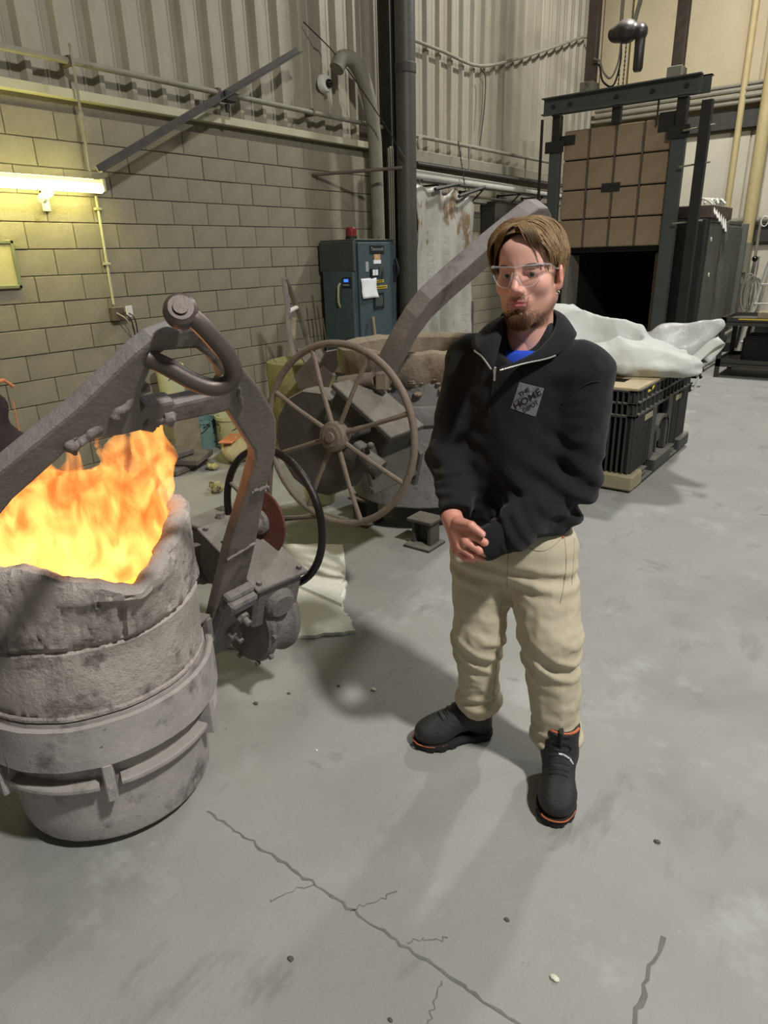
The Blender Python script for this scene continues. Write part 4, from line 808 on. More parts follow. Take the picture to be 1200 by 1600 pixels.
def bag1(P):
    d = s_ell(P, (-1.95, 5.30, .83), (.62, .40, .16)); d = smin(d, s_ell(P, (-2.22, 5.32, .98), (.34, .36, .20)), .10); d = smin(d, s_ell(P, (-1.45, 5.28, .80), (.33, .30, .075)), .08)
    d = smin(d, s_cone(P, (-2.1, 5.2, 1.06), (-1.62, 5.35, .97), .10, .07), .05); d = smin(d, s_cone(P, (-1.60, 5.02, .79), (-1.24, 5.25, .80), .055, .05), .05)
    w1 = np.clip(1 - np.abs(fbm(P * (.7, 1.2, 1), 4.2, 4)) * 1.5, 0, 1) ** 2; w2 = np.clip(1 - np.abs(fbm(P * (.5, 1.4, 1.2), 8, 1)) * 1.5, 0, 1) ** 2
    return np.maximum(d + .022 - .050 * w1 - .020 * w2 + .006 * fbm(P, 16, 2), .732 - P[:, 2])
V, F = snets(bag1, (-2.75, 4.75, .70), (-1.0, 5.85, 1.28), .017)
bb_ = root('bulk_bag', (-1.85, 5.3, .73), 'white woven bulk bag slumped on the plywood cover', 'bag')
link('sack', npmesh('sack', V, F, True, wloc(bb_)), 'woven_white', bb_)
def strapmb(pts, w, up):
    mb = MB(); P = [np.array(p, float) for p in bez(pts, 5)]; V = []; u = np.array(up, float)
    for p in P: V += [p - u * w / 2, p + u * w / 2]
    return mb.add(V, [(2 * i, 2 * i + 1, 2 * i + 3, 2 * i + 2) for i in range(len(P) - 1)], True)
o = part('lifting_loop', strapmb([(-1.22, 5.30, .80), (-1.17, 5.35, .84), (-1.10, 5.42, .93), (-1.04, 5.46, .97), (-1.05, 5.5, .93), (-1.12, 5.44, .82)], .075, (.75, -.4, -.5)), 'woven_white', bb_); o.modifiers.new('t', 'SOLIDIFY').thickness = .006
for k in range(2): part('tie_cord', MB().tube(bez([(-1.22, 5.24, .84), (-1.14, 5.22, .80 - .01 * k), (-1.11 + .01 * k, 5.20, .72), (-1.12 + .012 * k, 5.18, .64 + .02 * k)], 5), .005, 6), 'woven_white', bb_)
def bag2(P):
    d = s_ell(P, (-1.55, 5.70, .86), (.32, .18, .11)); d = smin(d, s_cone(P, (-1.5, 5.68, .95), (-1.12, 5.74, 1.07), .10, .012), .06); d = smin(d, s_cone(P, (-1.32, 5.68, .85), (-1.12, 5.73, 1.04), .10, .03), .05)
    return np.maximum(d + .020 * np.abs(fbm(P, 11, 1)) - .012, .732 - P[:, 2])
V, F = snets(bag2, (-2.0, 5.3, .70), (-1.0, 5.95, 1.2), .014)
setp(link('plastic_liner', npmesh('plastic_liner', V, F, False, (-1.5, 5.6, .73)), pm, None, (-1.5, 5.6, .73)), 'crinkled shiny clear plastic liner poking out behind the white bag', 'plastic sheet')
def bag3(P): return s_ell(P, (-2.42, 5.5, .80), (.2, .25, .12)) + .012 * fbm(P, 9, 3)
# ================================================================== furnace with its lifting door
pbr('furnace_grey', (98, 100, 92), .65, .2, .12, 4, .08, spots=[((58, 58, 54), 2, .56, .15, (1, 1, .3)), ((110, 108, 98), 9, .66, .06)])
pbr('furnace_green', (78, 82, 78), .6, .2, .1, 5, .08); pbr('furnace_black', (34, 33, 32), .8, .1, .2, 6, .15, spots=[((62, 56, 50), 4, .62, .1)])
pbr('refractory', (146, 126, 100), .95, 0, .16, 3.2, .25, 40, spots=[((92, 74, 58), 2.4, .54, .2), ((70, 60, 48), 26, .70, .03), ((166, 144, 112), 4, .64, .1)])
pbr('jamb_grey', (128, 122, 112), .95, 0, .25, 14, .5); pbr('soot', (20, 19, 19), .95, 0, .3, 5, .3); pbr('rubble', (60, 58, 56), .95, 0, .3, 9, .4)
FY = 9.8
fn = root('furnace', (-3.3, 11.0, 0), 'large dark steel heat furnace with open black chamber', 'furnace')
for lo, hi in (((-4.42, FY + .15, 0), (-4.14, FY + .4, 2.0)), ((-2.74, FY + .15, 0), (-2.28, FY + .4, 1.95)), ((-4.14, FY + .15, 1.58), (-2.74, FY + .4, 2.0)), ((-4.14, FY + .15, 0), (-2.74, FY + .4, .30))):
    part('front_panel', MB().box(lo, hi, .008), 'furnace_black', fn)
part('chamber_wall', MB().box((-4.30, 12.2, .2), (-2.5, 12.3, 1.7)), 'soot', fn)
part('chamber_wall', MB().box((-4.25, FY + .4, .2), (-4.14, 12.2, 1.7)), 'soot', fn); part('chamber_wall', MB().box((-2.74, FY + .4, .2), (-2.6, 12.2, 1.7)), 'soot', fn)
part('chamber_roof', MB().box((-4.3, FY + .4, 1.62), (-2.6, 12.2, 1.72)), 'soot', fn); part('chamber_floor', MB().box((-4.3, FY + .4, .2), (-2.6, 12.2, .30)), 'soot', fn)
for i in range(14): part('chamber_rib', MB().box((-4.13, FY + .45 + i * .12, .3), (-4.08, FY + .50 + i * .12, 1.6)), 'soot', fn)
part('door_jamb', MB().box((-4.14, FY + .06, .30), (-4.05, FY + .5, 1.56), .02), 'jamb_grey', fn)
pbr('jamb_brown', (112, 96, 80), .95, 0, .25, 14, .5); part('door_jamb', MB().box((-2.84, FY + .06, .30), (-2.72, FY + .5, 1.56), .02), 'jamb_brown', fn)
part('side_wall', MB().box((-2.36, FY + .4, .12), (-2.30, 12.4, 1.92), .006), 'furnace_grey', fn)
part('outer_wall', MB().box((-4.55, FY + .4, .0), (-4.48, 12.4, 1.92), .006), 'furnace_grey', fn); part('roof_plate', MB().box((-4.5, FY + .4, 1.90), (-2.3, 12.4, 1.96), .006), 'furnace_grey', fn)
for y in (10.95, 12.32): part('side_rib', MB().box((-2.30, y, .05), (-2.20, y + .07, 1.93), .006), 'furnace_grey', fn)
for y in (10.56, 11.68): part('skin_panel', MB().box((-2.305, y - .36, .18), (-2.265, y + .6, 1.88), .006), 'furnace_grey', fn)
part('leg', MB().box((-2.36, 12.25, 0), (-2.2, 12.4, .14)), 'furnace_black', fn); part('leg', MB().box((-2.36, FY + .4, 0), (-2.2, FY + .55, .14)), 'furnace_black', fn)
part('top_box', MB().box((-2.75, 10.1, 1.96), (-2.25, 11.3, 2.12), .01), 'rusty_steel', fn)
part('rail', MB().tube([(-2.16, FY - .1, .44), (-2.16, 12.5, .52)], .018, 8), 'grey_pipe', fn); part('rail', MB().tube([(-2.1, FY - .3, .34), (-2.1, 12.5, .43)], .022, 8), 'grey_pipe', fn)
for z in (1.5, 1.05): part('gauge_dot', MB().cyl((-2.27, 10.3 + (1.5 - z) * .3, z + .2), (-2.255, 10.3 + (1.5 - z) * .3, z + .2), .03, n=12), 'white_plastic', fn)
rub = MB()
for k in range(60):
    s = random.uniform(.04, .12); x = random.uniform(-3.5, -2.8); y = random.uniform(FY + .5, 11.2); rub.sph((x, y, .3 + random.random() ** 2 * .35 * max(0, (x + 3.6) / .8)), (s, s, s * .7), 6, 5)
o = part('rubble', rub, 'rubble', fn); o['kind'] = 'stuff'
gt = root('door_gantry', (-3.4, FY, 0), 'dark steel gantry frame that guides the furnace door', 'gantry')
part('top_channel', MB().box((-4.5, FY - .05, 3.34), (-2.48, FY - .035, 3.545)).box((-4.5, FY - .13, 3.53), (-2.48, FY - .035, 3.545)).box((-4.5, FY - .13, 3.34), (-2.48, FY - .035, 3.355)), 'furnace_green', gt)
part('top_channel', MB().box((-4.46, FY + .13, 3.36), (-2.42, FY + .145, 3.56)).box((-4.46, FY + .13, 3.545), (-2.42, FY + .22, 3.56)), 'furnace_green', gt)
for x in (-4.36, -4.12, -3.5, -3.05, -2.65): part('bolt', MB().cyl((x, FY - .05, 3.44), (x, FY - .075, 3.44), .026, n=6), 'black_steel', gt)
for x, w in ((-4.32, .15), (-2.69, .17)):
    part('upright', MB().box((x - w / 2, FY - .03, 0), (x + w / 2, FY + .07, 2.95), .006), 'furnace_green', gt); part('upright_cap', MB().box((x - w * .36, FY - .03, 2.95), (x + w * .36, FY + .09, 3.34), .006), 'black_steel', gt)
    part('guide_plate', MB().box((x - .13, FY - .06, 2.88), (x + .13, FY - .02, 3.02), .004), 'black_steel', gt)
part('outer_post', MB().box((-2.42, FY - .2, 0), (-2.30, FY - .1, 3.24), .006), 'black_steel', gt)
part('outer_post', MB().box((-4.52, FY - .08, 1.6), (-4.49, FY - .05, 3.3)), 'black_steel', gt)
for z in (2.55, 1.9, 2.95): part('tie_rod', MB().tube([(-2.62, FY - .1, z), (-2.25, FY - .15, z + .02)], .012, 6), 'grey_pipe', gt)
for x in (-3.92, -2.82): part('hanger_post', MB().box((x - .065, FY + .02, 3.66), (x + .065, FY + .15, 7.0), .006), 'rusty_steel', gt); part('post_shoe', MB().box((x - .085, FY - .06, 3.545), (x + .09, FY + .17, 3.67), .006), 'grey_pipe', gt)
part('cross_beam', MB().box((-4.4, FY + .0, 4.72), (-2.2, FY + .2, 4.9), .01), 'black_steel', gt)
part('eye_bolt', MB().box((-3.56, FY - .02, 3.14), (-3.44, FY + .04, 3.34), .006), 'black_steel', gt); part('hook_rod', MB().tube([(-2.98, FY, 3.34), (-2.98, FY, 3.05)], .012, 6), 'black_steel', gt)
dr = root('furnace_door', (-3.48, FY + .1, 1.64), 'raised furnace door of square tan refractory tiles', 'door')
part('backing_plate', MB().box((-4.21, FY + .09, 1.63), (-2.77, FY + .14, 3.13), .004), 'furnace_black', dr)
tile = MB().box((-.172, -.04, -.179), (.172, .03, .179), .012).mesh('tile')
for i in range(4):
    for k in range(4): link('tile', tile, 'refractory', dr, (-4.03 + i * .36 + 3.48, -.04 + random.uniform(-.004, .004), .19 + k * .375))
part('latch_plate', MB().box((-3.63, FY + .01, 2.34), (-3.38, FY + .035, 2.45), .004), 'black_steel', dr)
part('corner_plate', MB().box((-2.96, FY + .01, 2.98), (-2.75, FY + .04, 3.2), .004), 'black_steel', dr); part('corner_plate', MB().box((-4.3, FY + .01, 2.96), (-4.05, FY + .04, 3.08), .004), 'black_steel', dr)
for i in range(1, 4): part('cover_strap', MB().box((-4.21 + i * .36 - .012, FY + .018, 1.66), (-4.21 + i * .36 + .012, FY + .024, 3.12)), 'rusty_steel', dr)
# hoist
hs = root('chain_hoist', (-3.46, FY, 4.1), 'dark electric chain hoist hanging over the furnace door', 'hoist')
V, F = snets(lambda P: smin(smin(s_ell(P, (-3.48, FY + .05, 4.16), (.15, .17, .13)), s_ell(P, (-3.62, FY + .05, 4.15), (.09, .12, .09)), .05), s_ell(P, (-3.30, FY + .05, 4.12), (.08, .1, .1)), .04), (-3.8, FY - .25, 3.95), (-3.1, FY + .35, 4.4), .022)
pbr('hoist_grey', (60, 56, 54), .4, .3, .1, 8, .05, dust=((190, 184, 172), .8)); link('motor_body', npmesh('motor_body', V, F, True, wloc(hs)), 'hoist_grey', hs)
part('chain_bag', MB().lathe([(0, 3.70), (.045, 3.70), (.06, 3.73), (.062, 4.05), (.05, 4.08), (0, 4.08)], (-3.30, FY + .05, 0), n=16), 'hoist_grey', hs)
part('suspension_bar', MB().obox((-3.36, FY + .05, 4.38), (.018, .03, .2), np.array(((.97, 0, -.24), (0, 1, 0), (.24, 0, .97))), .004).obox((-3.56, FY + .05, 4.38), (.014, .03, .22), np.eye(3), .004), 'grey_pipe', hs)
for x in (-3.52, -3.46):
    mb = MB()
    for k in range(22): mb.sph((x, FY + .02, 4.05 - k * .024), (.011, .006, .015) if k % 2 else (.006, .011, .015), 6, 4)
    part('load_chain', mb, 'black_steel', hs)
for k in range(2): part('power_cable', MB().tube(bez([(-3.52, FY, 4.05), (-3.54 + .03 * k, FY, 3.82), (-3.62 + .04 * k, FY, 3.67 - .09 * k), (-3.72, FY, 3.75 - .1 * k), (-3.78, FY, 3.88 - .05 * k), (-3.86, FY, 3.92 - .05 * k)], 6), .012, 8), 'black_steel' if k else 'grey_pipe', hs)
# ================================================================== services on the back wall
for k, (z, r, y) in enumerate(((3.99, .03, 13.25), (3.91, .04, 13.2), (3.82, .04, 13.2), (3.74, .035, 13.22))):
    pipe('ceiling_pipe', [(-5.1, y, z), (4.0, y, z)], r, 'grey_pipe', ['topmost of four grey pipes along the back wall', 'second grey pipe from the top along the back wall', 'third grey pipe from the top along the back wall', 'lowest of four grey pipes along the back wall'][k], 'pipe', 10)
yp = root('gas_pipe', (-2.34, 13.1, 1.1), 'thick yellow gas pipe with capped lower end on the back wall', 'pipe')
part('pipe_run', MB().cyl((-2.34, 13.1, 1.62), (-2.34, 13.1, 7), .095, n=18), 'yellow_pipe', yp); part('drip_leg', MB().cyl((-2.34, 13.1, 1.2), (-2.34, 13.1, 1.66), .11, n=18).cyl((-2.34, 13.1, 1.02), (-2.34, 13.1, 1.2), .07, n=14), 'grey_pipe', yp)
pipe('thin_gas_pipe', [(-2.72, 13.2, 2.05), (-2.72, 13.2, 7)], .05, 'yellow_pipe', 'thinner yellow pipe left of the thick gas pipe', 'pipe', 12)
pipe('header_pipe', [(-2.9, 13.26, 2.0), (3.5, 13.26, 2.02)], .05, 'grey_pipe', 'grey header pipe running behind the yellow pipes', 'pipe', 10)
for k, x in enumerate((-4.6, -1.9)): pipe('wall_seam_pipe', [(x, 13.33, 4.0), (x, 13.33, 7)], .02, 'yellow_pipe', ['slim riser pipe high on the tan wall left of the hoist', 'slim riser pipe high on the tan wall at far right'][k], 'pipe', 8)
# hose post and hose
ps = root('hose_post', (-2.05, 12.4, 0), 'thin post with coiled hose beside the furnace', 'hose')
part('post', MB().cyl((-2.05, 12.4, 0), (-2.05, 12.4, 2.0), .022, n=10), 'grey_pipe', ps); part('ball_knob', MB().sph((-2.03, 12.3, 1.42), .045), 'black_gloss', ps)
mb = MB()
for j in range(3): mb.tube([(-2.06 + .05 * j + .09 * math.cos(t), 12.3, .92 + .28 * math.sin(t) - .03 * j) for t in np.linspace(0, 6.28, 24)], .014, 6)
part('hose_coil', mb, 'grey_pipe', ps); part('hang_loop', MB().tube([(-1.98 + .05 * math.cos(t), 12.3, 1.95 + .07 * math.sin(t)) for t in np.linspace(0, 6.28, 16)], .008, 6), 'white_plastic', ps)
rp_ = MB()
for k in range(6): rp_.tube(bez([(-2.5 + .06 * k, 9.95 + .12 * k, 2.14), (-2.42 + .03 * k, 10.1 + .1 * k, 2.20), (-2.30, 10.2 + .15 * k, 2.14), (-2.22, 10.15 + .15 * k, 2.0 - .04 * k)], 4), .014, 6)
single('rag_rope', rp_, 'white_plastic', 'bundle of white rope draped over the furnace roof edge', 'rope', (-2.4, 10.2, 2.13))
# loose steel pieces
single('steel_channel', MB().box((-2.35, 8.9, .10), (-1.86, 8.92, .22)).box((-2.35, 8.9, .20), (-1.86, 9.0, .22)).box((-2.35, 8.9, .10), (-1.86, 9.0, .12)).box((-2.35, 8.95, 0), (-2.2, 9.05, .10)), 'black_steel', 'short black steel channel lying in front of the furnace', 'channel', (-2.1, 8.95, 0))
single('steel_offcut', MB().box((-2.15, 8.55, 0), (-1.88, 8.57, .10)).box((-2.15, 8.52, .085), (-1.88, 8.62, .10)).box((-2.15, 8.52, 0), (-1.88, 8.62, .012)), 'black_steel', 'small I-beam offcut on the floor nearest the bin', 'beam', (-2.0, 8.57, 0))
# utility cart
ct = root('utility_cart', (-1.4, 10.15, 0), 'dark two-shelf steel utility cart at the right edge', 'cart')
X0, X1, Y0, Y1 = -1.88, -.75, 9.72, 10.6
for x in (X0 + .03, X1 - .03):
    for y in (Y0 + .03, Y1 - .03):
        part('leg', MB().box((x - .03, y - .03, .0), (x + .03, y - .022, .76)).box((x - .03, y - .03, .0), (x - .022, y + .03, .76)), 'dark_steel', ct)
for z in (.18, .70):
    sh = part('shelf', MB().box((X0, Y0, z), (X1, Y1, z + .012), .002), 'dark_steel', ct)
    part('shelf_lip', MB().box((X0, Y0, z - .04), (X1, Y0 + .01, z + .06)).box((X0, Y1 - .01, z - .04), (X1, Y1, z + .06)).box((X0, Y0, z - .04), (X0 + .01, Y1, z + .06)).box((X1 - .01, Y0, z - .04), (X1, Y1, z + .06)), 'dark_steel', sh)
part('edge_strip', MB().box((X0 + .2, Y0 - .006, .735), (X1, Y0, .75)), 'strap_yellow', ct)
single('cart_load', MB().obox((-1.25, 10.15, .36), (.38, .3, .16), turn(.05), .03), 'soot', 'black covered box on the lower shelf of the cart', 'box', (-1.25, 10.15, .2))
single('cart_box', MB().box((-1.55, 10.2, .713), (-1.2, 10.5, .80), .01), 'old_wood', 'low tan box on the top shelf of the cart', 'box', (-1.4, 10.35, .713))
# step ladder
ld = root('step_ladder', (-1.6, 12.2, 0), 'aluminium step ladder standing beyond the cart at the right edge', 'ladder')
pbr('aluminium', (200, 196, 186), .35, .6, .08, 8, .03)
for x0, x1, y0, y1, h in ((-2.0, -1.78, 11.8, 12.15, 1.5), (-1.3, -1.5, 11.8, 12.15, 1.5), (-2.0, -1.80, 12.75, 12.25, 1.45), (-1.3, -1.48, 12.75, 12.25, 1.45)):
    part('side_rail', MB().tube([(x0, y0, 0), (x1, y1, h)], .028, 6), 'aluminium', ld)
for k in range(5):
    t = (k + .8) / 5.4; part('step', MB().box((-2.0 + .22 * t, 11.8 + .35 * t - .04, 1.5 * t - .012), (-1.3 - .2 * t, 11.8 + .35 * t + .06, 1.5 * t + .012), .003), 'aluminium', ld)
part('top_cap', MB().box((-1.82, 12.08, 1.49), (-1.46, 12.3, 1.53), .006), 'dark_steel', ld)
for k in range(3): pipe('leaning_bar', [(-2.18 + .07 * k, 12.5, 0), (-2.10 + .035 * k, 12.66, 1.35 + .05 * k)], .015, 'aluminium', ['pale bar leaning by the ladder, leftmost of three', 'pale bar leaning by the ladder, middle of three', 'pale bar leaning by the ladder, rightmost of three'][k], 'bar', 6)
single('floor_cabinet', MB().box((-2.6, 12.8, 0), (-1.3, 13.2, .45), .01), 'black_steel', 'low dark cabinet against the back wall behind the ladder', 'cabinet', (-2, 12.9, 0))
# ================================================================== the man
# body coordinates: r to the viewer's right, t towards the viewer, z up
MO = np.array((-.78, 1.77, 0.)); MR = np.array((.915, .403, 0)); MT = np.array((.403, -.915, 0))
def mw(P):
    P = np.atleast_2d(np.asarray(P, float)); return MO + P[:, :1] * MR + P[:, 1:2] * MT + P[:, 2:3] * np.array((0, 0, 1.))
man = root('person', tuple(MO), 'young man in black zip sweatshirt, khaki trousers and safety glasses, hands clasped', 'person')
def skin_mat():
    m = bpy.data.materials.new('skin'); m.use_nodes = True; MATS['skin'] = m; nt = m.node_tree; b = nt.nodes['Principled BSDF']
    at = nt.nodes.new('ShaderNodeAttribute'); at.attribute_name = 'pigment'; nt.links.new(at.outputs['Color'], b.inputs['Base Color'])
    b.inputs['Roughness'].default_value = .48; b.inputs['Subsurface Weight'].default_value = .12; b.inputs['Subsurface Radius'].default_value = (.012, .004, .002); b.inputs['Subsurface Scale'].default_value = .5
    tc = nt.nodes.new('ShaderNodeTexCoord'); n = nt.nodes.new('ShaderNodeTexNoise'); n.inputs['Scale'].default_value = 260; nt.links.new(tc.outputs['Object'], n.inputs['Vector'])
    bp_ = nt.nodes.new('ShaderNodeBump'); bp_.inputs['Strength'].default_value = .12; bp_.inputs['Distance'].default_value = .002; nt.links.new(n.outputs['Fac'], bp_.inputs['Height']); nt.links.new(bp_.outputs[0], b.inputs['Normal'])
skin_mat()
pbr('sweat_black', (13, 14, 18), .95, 0, .15, 30, .06, 900, sheen=.06)
pbr('khaki', (194, 184, 158), .88, 0, .05, 5, .05, 700, spots=[((176, 160, 128), 4, .58, .2)])
pbr('boot_black', (36, 35, 35), .5, 0, .1, 20, .15, 160); pbr('boot_sole', (32, 30, 29), .8, 0, .15, 20, .2); pbr('boot_orange', (196, 104, 62), .6, 0, .05, 9, 0)
pbr('tee_blue', (28, 70, 190), .85, 0, .06, 20, .1); pbr('zip_metal', (190, 188, 180), .35, .8, .1, 200, .1); pbr('lace_black', (20, 20, 20), .9, 0, .1, 40, .1)
pbr('logo_grey', (112, 112, 114), .9, 0, .06, 60, .1); pbr('eye_white', (178, 168, 162), .3, 0, .04, 20, 0); pbr('iris', (52, 58, 52), .3, 0, .2, 60, 0)
pbr('seam_thread', (160, 147, 118), .9, 0, .1, 40, 0); pbr('brow_hair', (92, 66, 46), .9, 0, .15, 60, .1)
def mpart(name, f, lo, hi, h, mat, parent=None, post=None):
    V, F = snets(f, lo, hi, h)
    if post is not None: V = post(V)
    par = parent or man
    o = link(name, npmesh(name, mw(V), F[:, ::-1], True, wloc(par)), mat, par); return o, V, F
def mmb(name, mb, mat, parent=None):
    par = parent or man; q = MB(); q.v = [tuple(p) for p in mw(mb.v)]; q.f = [f[::-1] for f in mb.f]; q.sm = mb.sm
    return part(name, q, mat, par)
# ---- head in its own frame: x viewer's right, y out of the face, z up
HO = np.array((-.050, .0, 1.548)); HYAW = math.radians(17); HROLL = math.radians(2.5); HS = 1.0
def hm():
    c, s = math.cos(HYAW), math.sin(HYAW); A = np.array(((c, s, 0), (-s, c, 0), (0, 0, 1)))      # rows: head x, y, z in body coordinates
    c, s = math.cos(HROLL), math.sin(HROLL); B = np.array(((c, 0, s), (0, 1, 0), (-s, 0, c)))
    return B @ A
HM = hm()
def toh(P): return (P - HO) @ HM.T / HS
def fromh(Q): return HO + (np.atleast_2d(np.asarray(Q, float)) * HS) @ HM
def head(Q):
    ax = np.abs(Q[:, 0]); M = Q.copy(); M[:, 0] = ax          # mirrored
    d = s_ell(Q, (0, -.016, .042), (.077, .097, .084))
    d = smin(d, s_ell(Q, (0, .026, -.022), (.067, .068, .098)), .03)
    d = smin(d, s_cone(M, (.054, -.004, -.062), (.016, .070, -.108), .021, .018), .035)
    d = smin(d, s_ell(Q, (0, .078, -.106), (.024, .018, .018)), .025)
    d = smin(d, s_ell(M, (.044, .058, -.026), (.022, .022, .02)), .03)
    d = smin(d, s_cone(M, (.006, .088, .021), (.046, .070, .022), .010, .009), .018)
    d = smin(d, s_ell(Q, (0, .07, .055), (.05, .028, .035)), .03)
    eye = s_ell(M, (.033, .098, .000), (.020, .013, .0125)); d = -smin(-d, eye, .012)
    d = smin(d, s_ell(M, (.033, .0735, .0005), (.0165, .0135, .0125)), .003)     # lids over the ball
    slit = s_ell(M, (.033, .092, -.001), (.0150, .011, .0058)); d = -smin(-d, slit, .002)
    d = smin(d, s_cone(M, (.021, .088, .008), (.046, .078, .0065), .0035, .003), .006)
    d = smin(d, s_cone(Q, (0, .090, .014), (0, .113, -.034), .0075, .0115), .012)
    d = smin(d, s_ell(M, (.0125, .101, -.040), (.009, .011, .0085)), .007)
    nos = s_ell(M, (.0065, .107, -.0475), (.0042, .006, .003)); d = -smin(-d, nos, .003)
    d = smin(d, s_ell(Q, (0, .084, -.066), (.032, .017, .022)), .016)
    d = smin(d, s_cone(M, (.003, .1005, -.0655), (.023, .0905, -.0690), .0042, .0025), .005)
    d = smin(d, s_cone(M, (.000, .0985, -.0765), (.017, .0920, -.0735), .0062, .003), .005)
    gr = s_cone(M, (.0, .105, -.0705), (.024, .0945, -.0705), .0022, .0016); d = -smin(-d, gr, .003)
    fil = s_cone(Q, (0, .1085, -.055), (0, .107, -.062), .0025, .0025); d = -smin(-d, fil, .005)
    lm = s_cone(Q, (-.012, .100, -.0905), (.012, .100, -.0905), .006, .006); d = -smin(-d, lm, .012)
    c, s = math.cos(.3), math.sin(.3)
    e = s_ell(M, (.081, -.010, -.012), (.0085, .020, .032), np.array(((c, -s, 0), (s, c, 0), (0, 0, 1)))); e2 = s_ell(M, (.0915, .0, -.008), (.005, .007, .012)); e = -smin(-e, e2, .004)
    e = smin(e, s_ell(M, (.077, .001, -.038), (.007, .008, .010)), .008); d = smin(d, e, .006)
    nk = s_cone(Q, (0, -.020, -.06), (0, -.030, -.235), .056, .062); d = smin(d, nk, .028)
    return d
V, F = snets(lambda P: head(toh(P)), (-.17, -.14, 1.29), (.07, .15, 1.69), .0032)
Q = toh(V); ax = np.abs(Q[:, 0])
col = np.tile(np.array(lin((224, 172, 154))), (len(V), 1))
def tint(mask, rgb):
    global col
    col = col * (1 - mask[:, None]) + np.array(lin(rgb)) * mask[:, None]
def g(c, s, sym=True):
    M = Q.copy()
    if sym: M[:, 0] = ax
    return np.exp(-(((M - np.array(c)) / np.array(s)) ** 2).sum(1))
tint(np.clip(g((.042, .075, -.03), (.025, .03, .022)) * .45, 0, 1), (206, 128, 112)); tint(np.clip(g((0, .115, -.035), (.014, .02, .016)) * .5, 0, 1), (206, 124, 110)); tint(np.clip(g((.085, -.01, -.01), (.015, .03, .035)) * .6, 0, 1), (214, 120, 104))
lip = np.clip(g((0, .1, -.0705), (.021, .03, .0095)) * 1.5, 0, 1); tint(lip, (190, 100, 98))
tint(np.clip(g((.033, .08, -.001), (.02, .03, .011)) * .35, 0, 1), (176, 118, 104))
jaw = np.clip((-.058 - Q[:, 2]) / .02, 0, 1) * np.clip((Q[:, 1] + .03) / .03, 0, 1) * (Q[:, 2] > -.14) * np.clip(1.4 - lip * 2, 0, 1); tint(np.clip(jaw * .5, 0, 1), (146, 104, 78)); tint(np.clip(g((0, .1, -.057), (.03, .03, .007)) * .6, 0, 1), (132, 92, 70)); tint(np.clip(g((0, .09, -.108), (.034, .04, .022)) * .75, 0, 1), (110, 76, 52))
sb_ = np.exp(-((ax - .072) / .012) ** 2) * np.exp(-((Q[:, 1] - .012) / .018) ** 2) * (Q[:, 2] > -.09) * (Q[:, 2] < .03); tint(np.clip(sb_ * .55, 0, 1), (120, 84, 60))
parts_ = [(V, F, col)]
# ---- the clasping hand
def L(*p): return np.array(p)
FG = [((-.163, .245, .885), (-.128, .252, .868), (-.106, .232, .845), .0112), ((-.179, .250, .867), (-.142, .257, .846), (-.117, .236, .823), .0112), ((-.195, .245, .847), (-.160, .252, .826), (-.135, .232, .808), .0106), ((-.209, .235, .829), (-.182, .241, .813), (-.158, .226, .801), .0094)]
WR = np.array((-.229, .168, .912))
def hand(P):
    d = s_cone(P, WR - (.02, .05, -.03), WR, .029, .027)
    for k, (a, b, c, r) in enumerate(FG):
        d = smin(d, s_cone(P, WR + (0, .008, -.004 * k), a, .022, r * 1.15), .014)
    for a, b, c, r in FG:
        f = smin(s_cone(P, a, b, r * 1.08, r * .94), s_cone(P, b, c, r * .94, r * .78), .003); f = smin(f, np.linalg.norm(P - np.array(b), axis=1) - r * 1.03, .004); f = smin(f, np.linalg.norm(P - np.array(a) - (0, .002, 0), axis=1) - r * 1.12, .006); d = smin(d, f, .0035)
    th = smin(s_cone(P, (-.205, .215, .908), (-.165, .254, .916), .017, .0125), s_cone(P, (-.165, .254, .916), (-.134, .262, .897), .0125, .0095), .004)
    d = smin(d, th, .007); return d
V, F = snets(hand, (-.30, .08, .78), (-.08, .30, .98), .0026); colh = np.tile(np.array(lin((212, 148, 128))), (len(V), 1))
kn = np.zeros(len(V))
for a, b, c, r in FG: kn = np.maximum(kn, np.exp(-(np.linalg.norm(V - np.array(b), axis=1) / .009) ** 2)); kn = np.maximum(kn, .8 * np.exp(-(np.linalg.norm(V - np.array(a), axis=1) / .011) ** 2)); kn = np.maximum(kn, .7 * np.exp(-(np.linalg.norm(V - np.array(c), axis=1) / .012) ** 2))
colh = colh * (1 - .5 * kn[:, None]) + np.array(lin((204, 118, 104))) * .5 * kn[:, None]; parts_.append((V, F, colh))
# ---- the body under the clothes (covered)
def under(P):
    d = s_cone(P, (-.06, -.03, 1.34), (-.06, 0, .8), .07, .09)
    for ch_ in (((-.2, -.06, 1.30), (-.258, 0, 1.03), (-.233, .15, .92)), ((.09, .04, 1.28), (.09, .06, .98), (-.08, .19, .872), (-.135, .212, .85))):
        for a, b in zip(ch_, ch_[1:]): d = smin(d, s_cone(P, a, b, .035, .026), .02)
    for ch_ in (((-.13, 0, .76), (-.152, .03, .46), (-.148, -.035, .14), (-.15, -.03, .08), (-.28, .033, .045)), ((.02, .02, .76), (.066, .09, .49), (.119, .105, .14), (.119, .10, .08), (.112, .27, .045))):
        for a, b in zip(ch_, ch_[1:]): d = smin(d, s_cone(P, a, b, .032, .022), .02)
    return smin(d, s_cone(P, (-.055, -.03, 1.45), (-.06, -.03, 1.25), .05, .06), .02)
V, F = snets(under, (-.42, -.15, 0.), (.22, .35, 1.5), .013); parts_.append((V, F, np.tile(np.array(lin((212, 150, 130))), (len(V), 1))))
off = 0; VV = []; FF = []; CC = []
for V, F, c in parts_: VV.append(V); FF.append(F + off); CC.append(c); off += len(V)
VV = np.concatenate(VV); FF = np.concatenate(FF); CC = np.concatenate(CC)
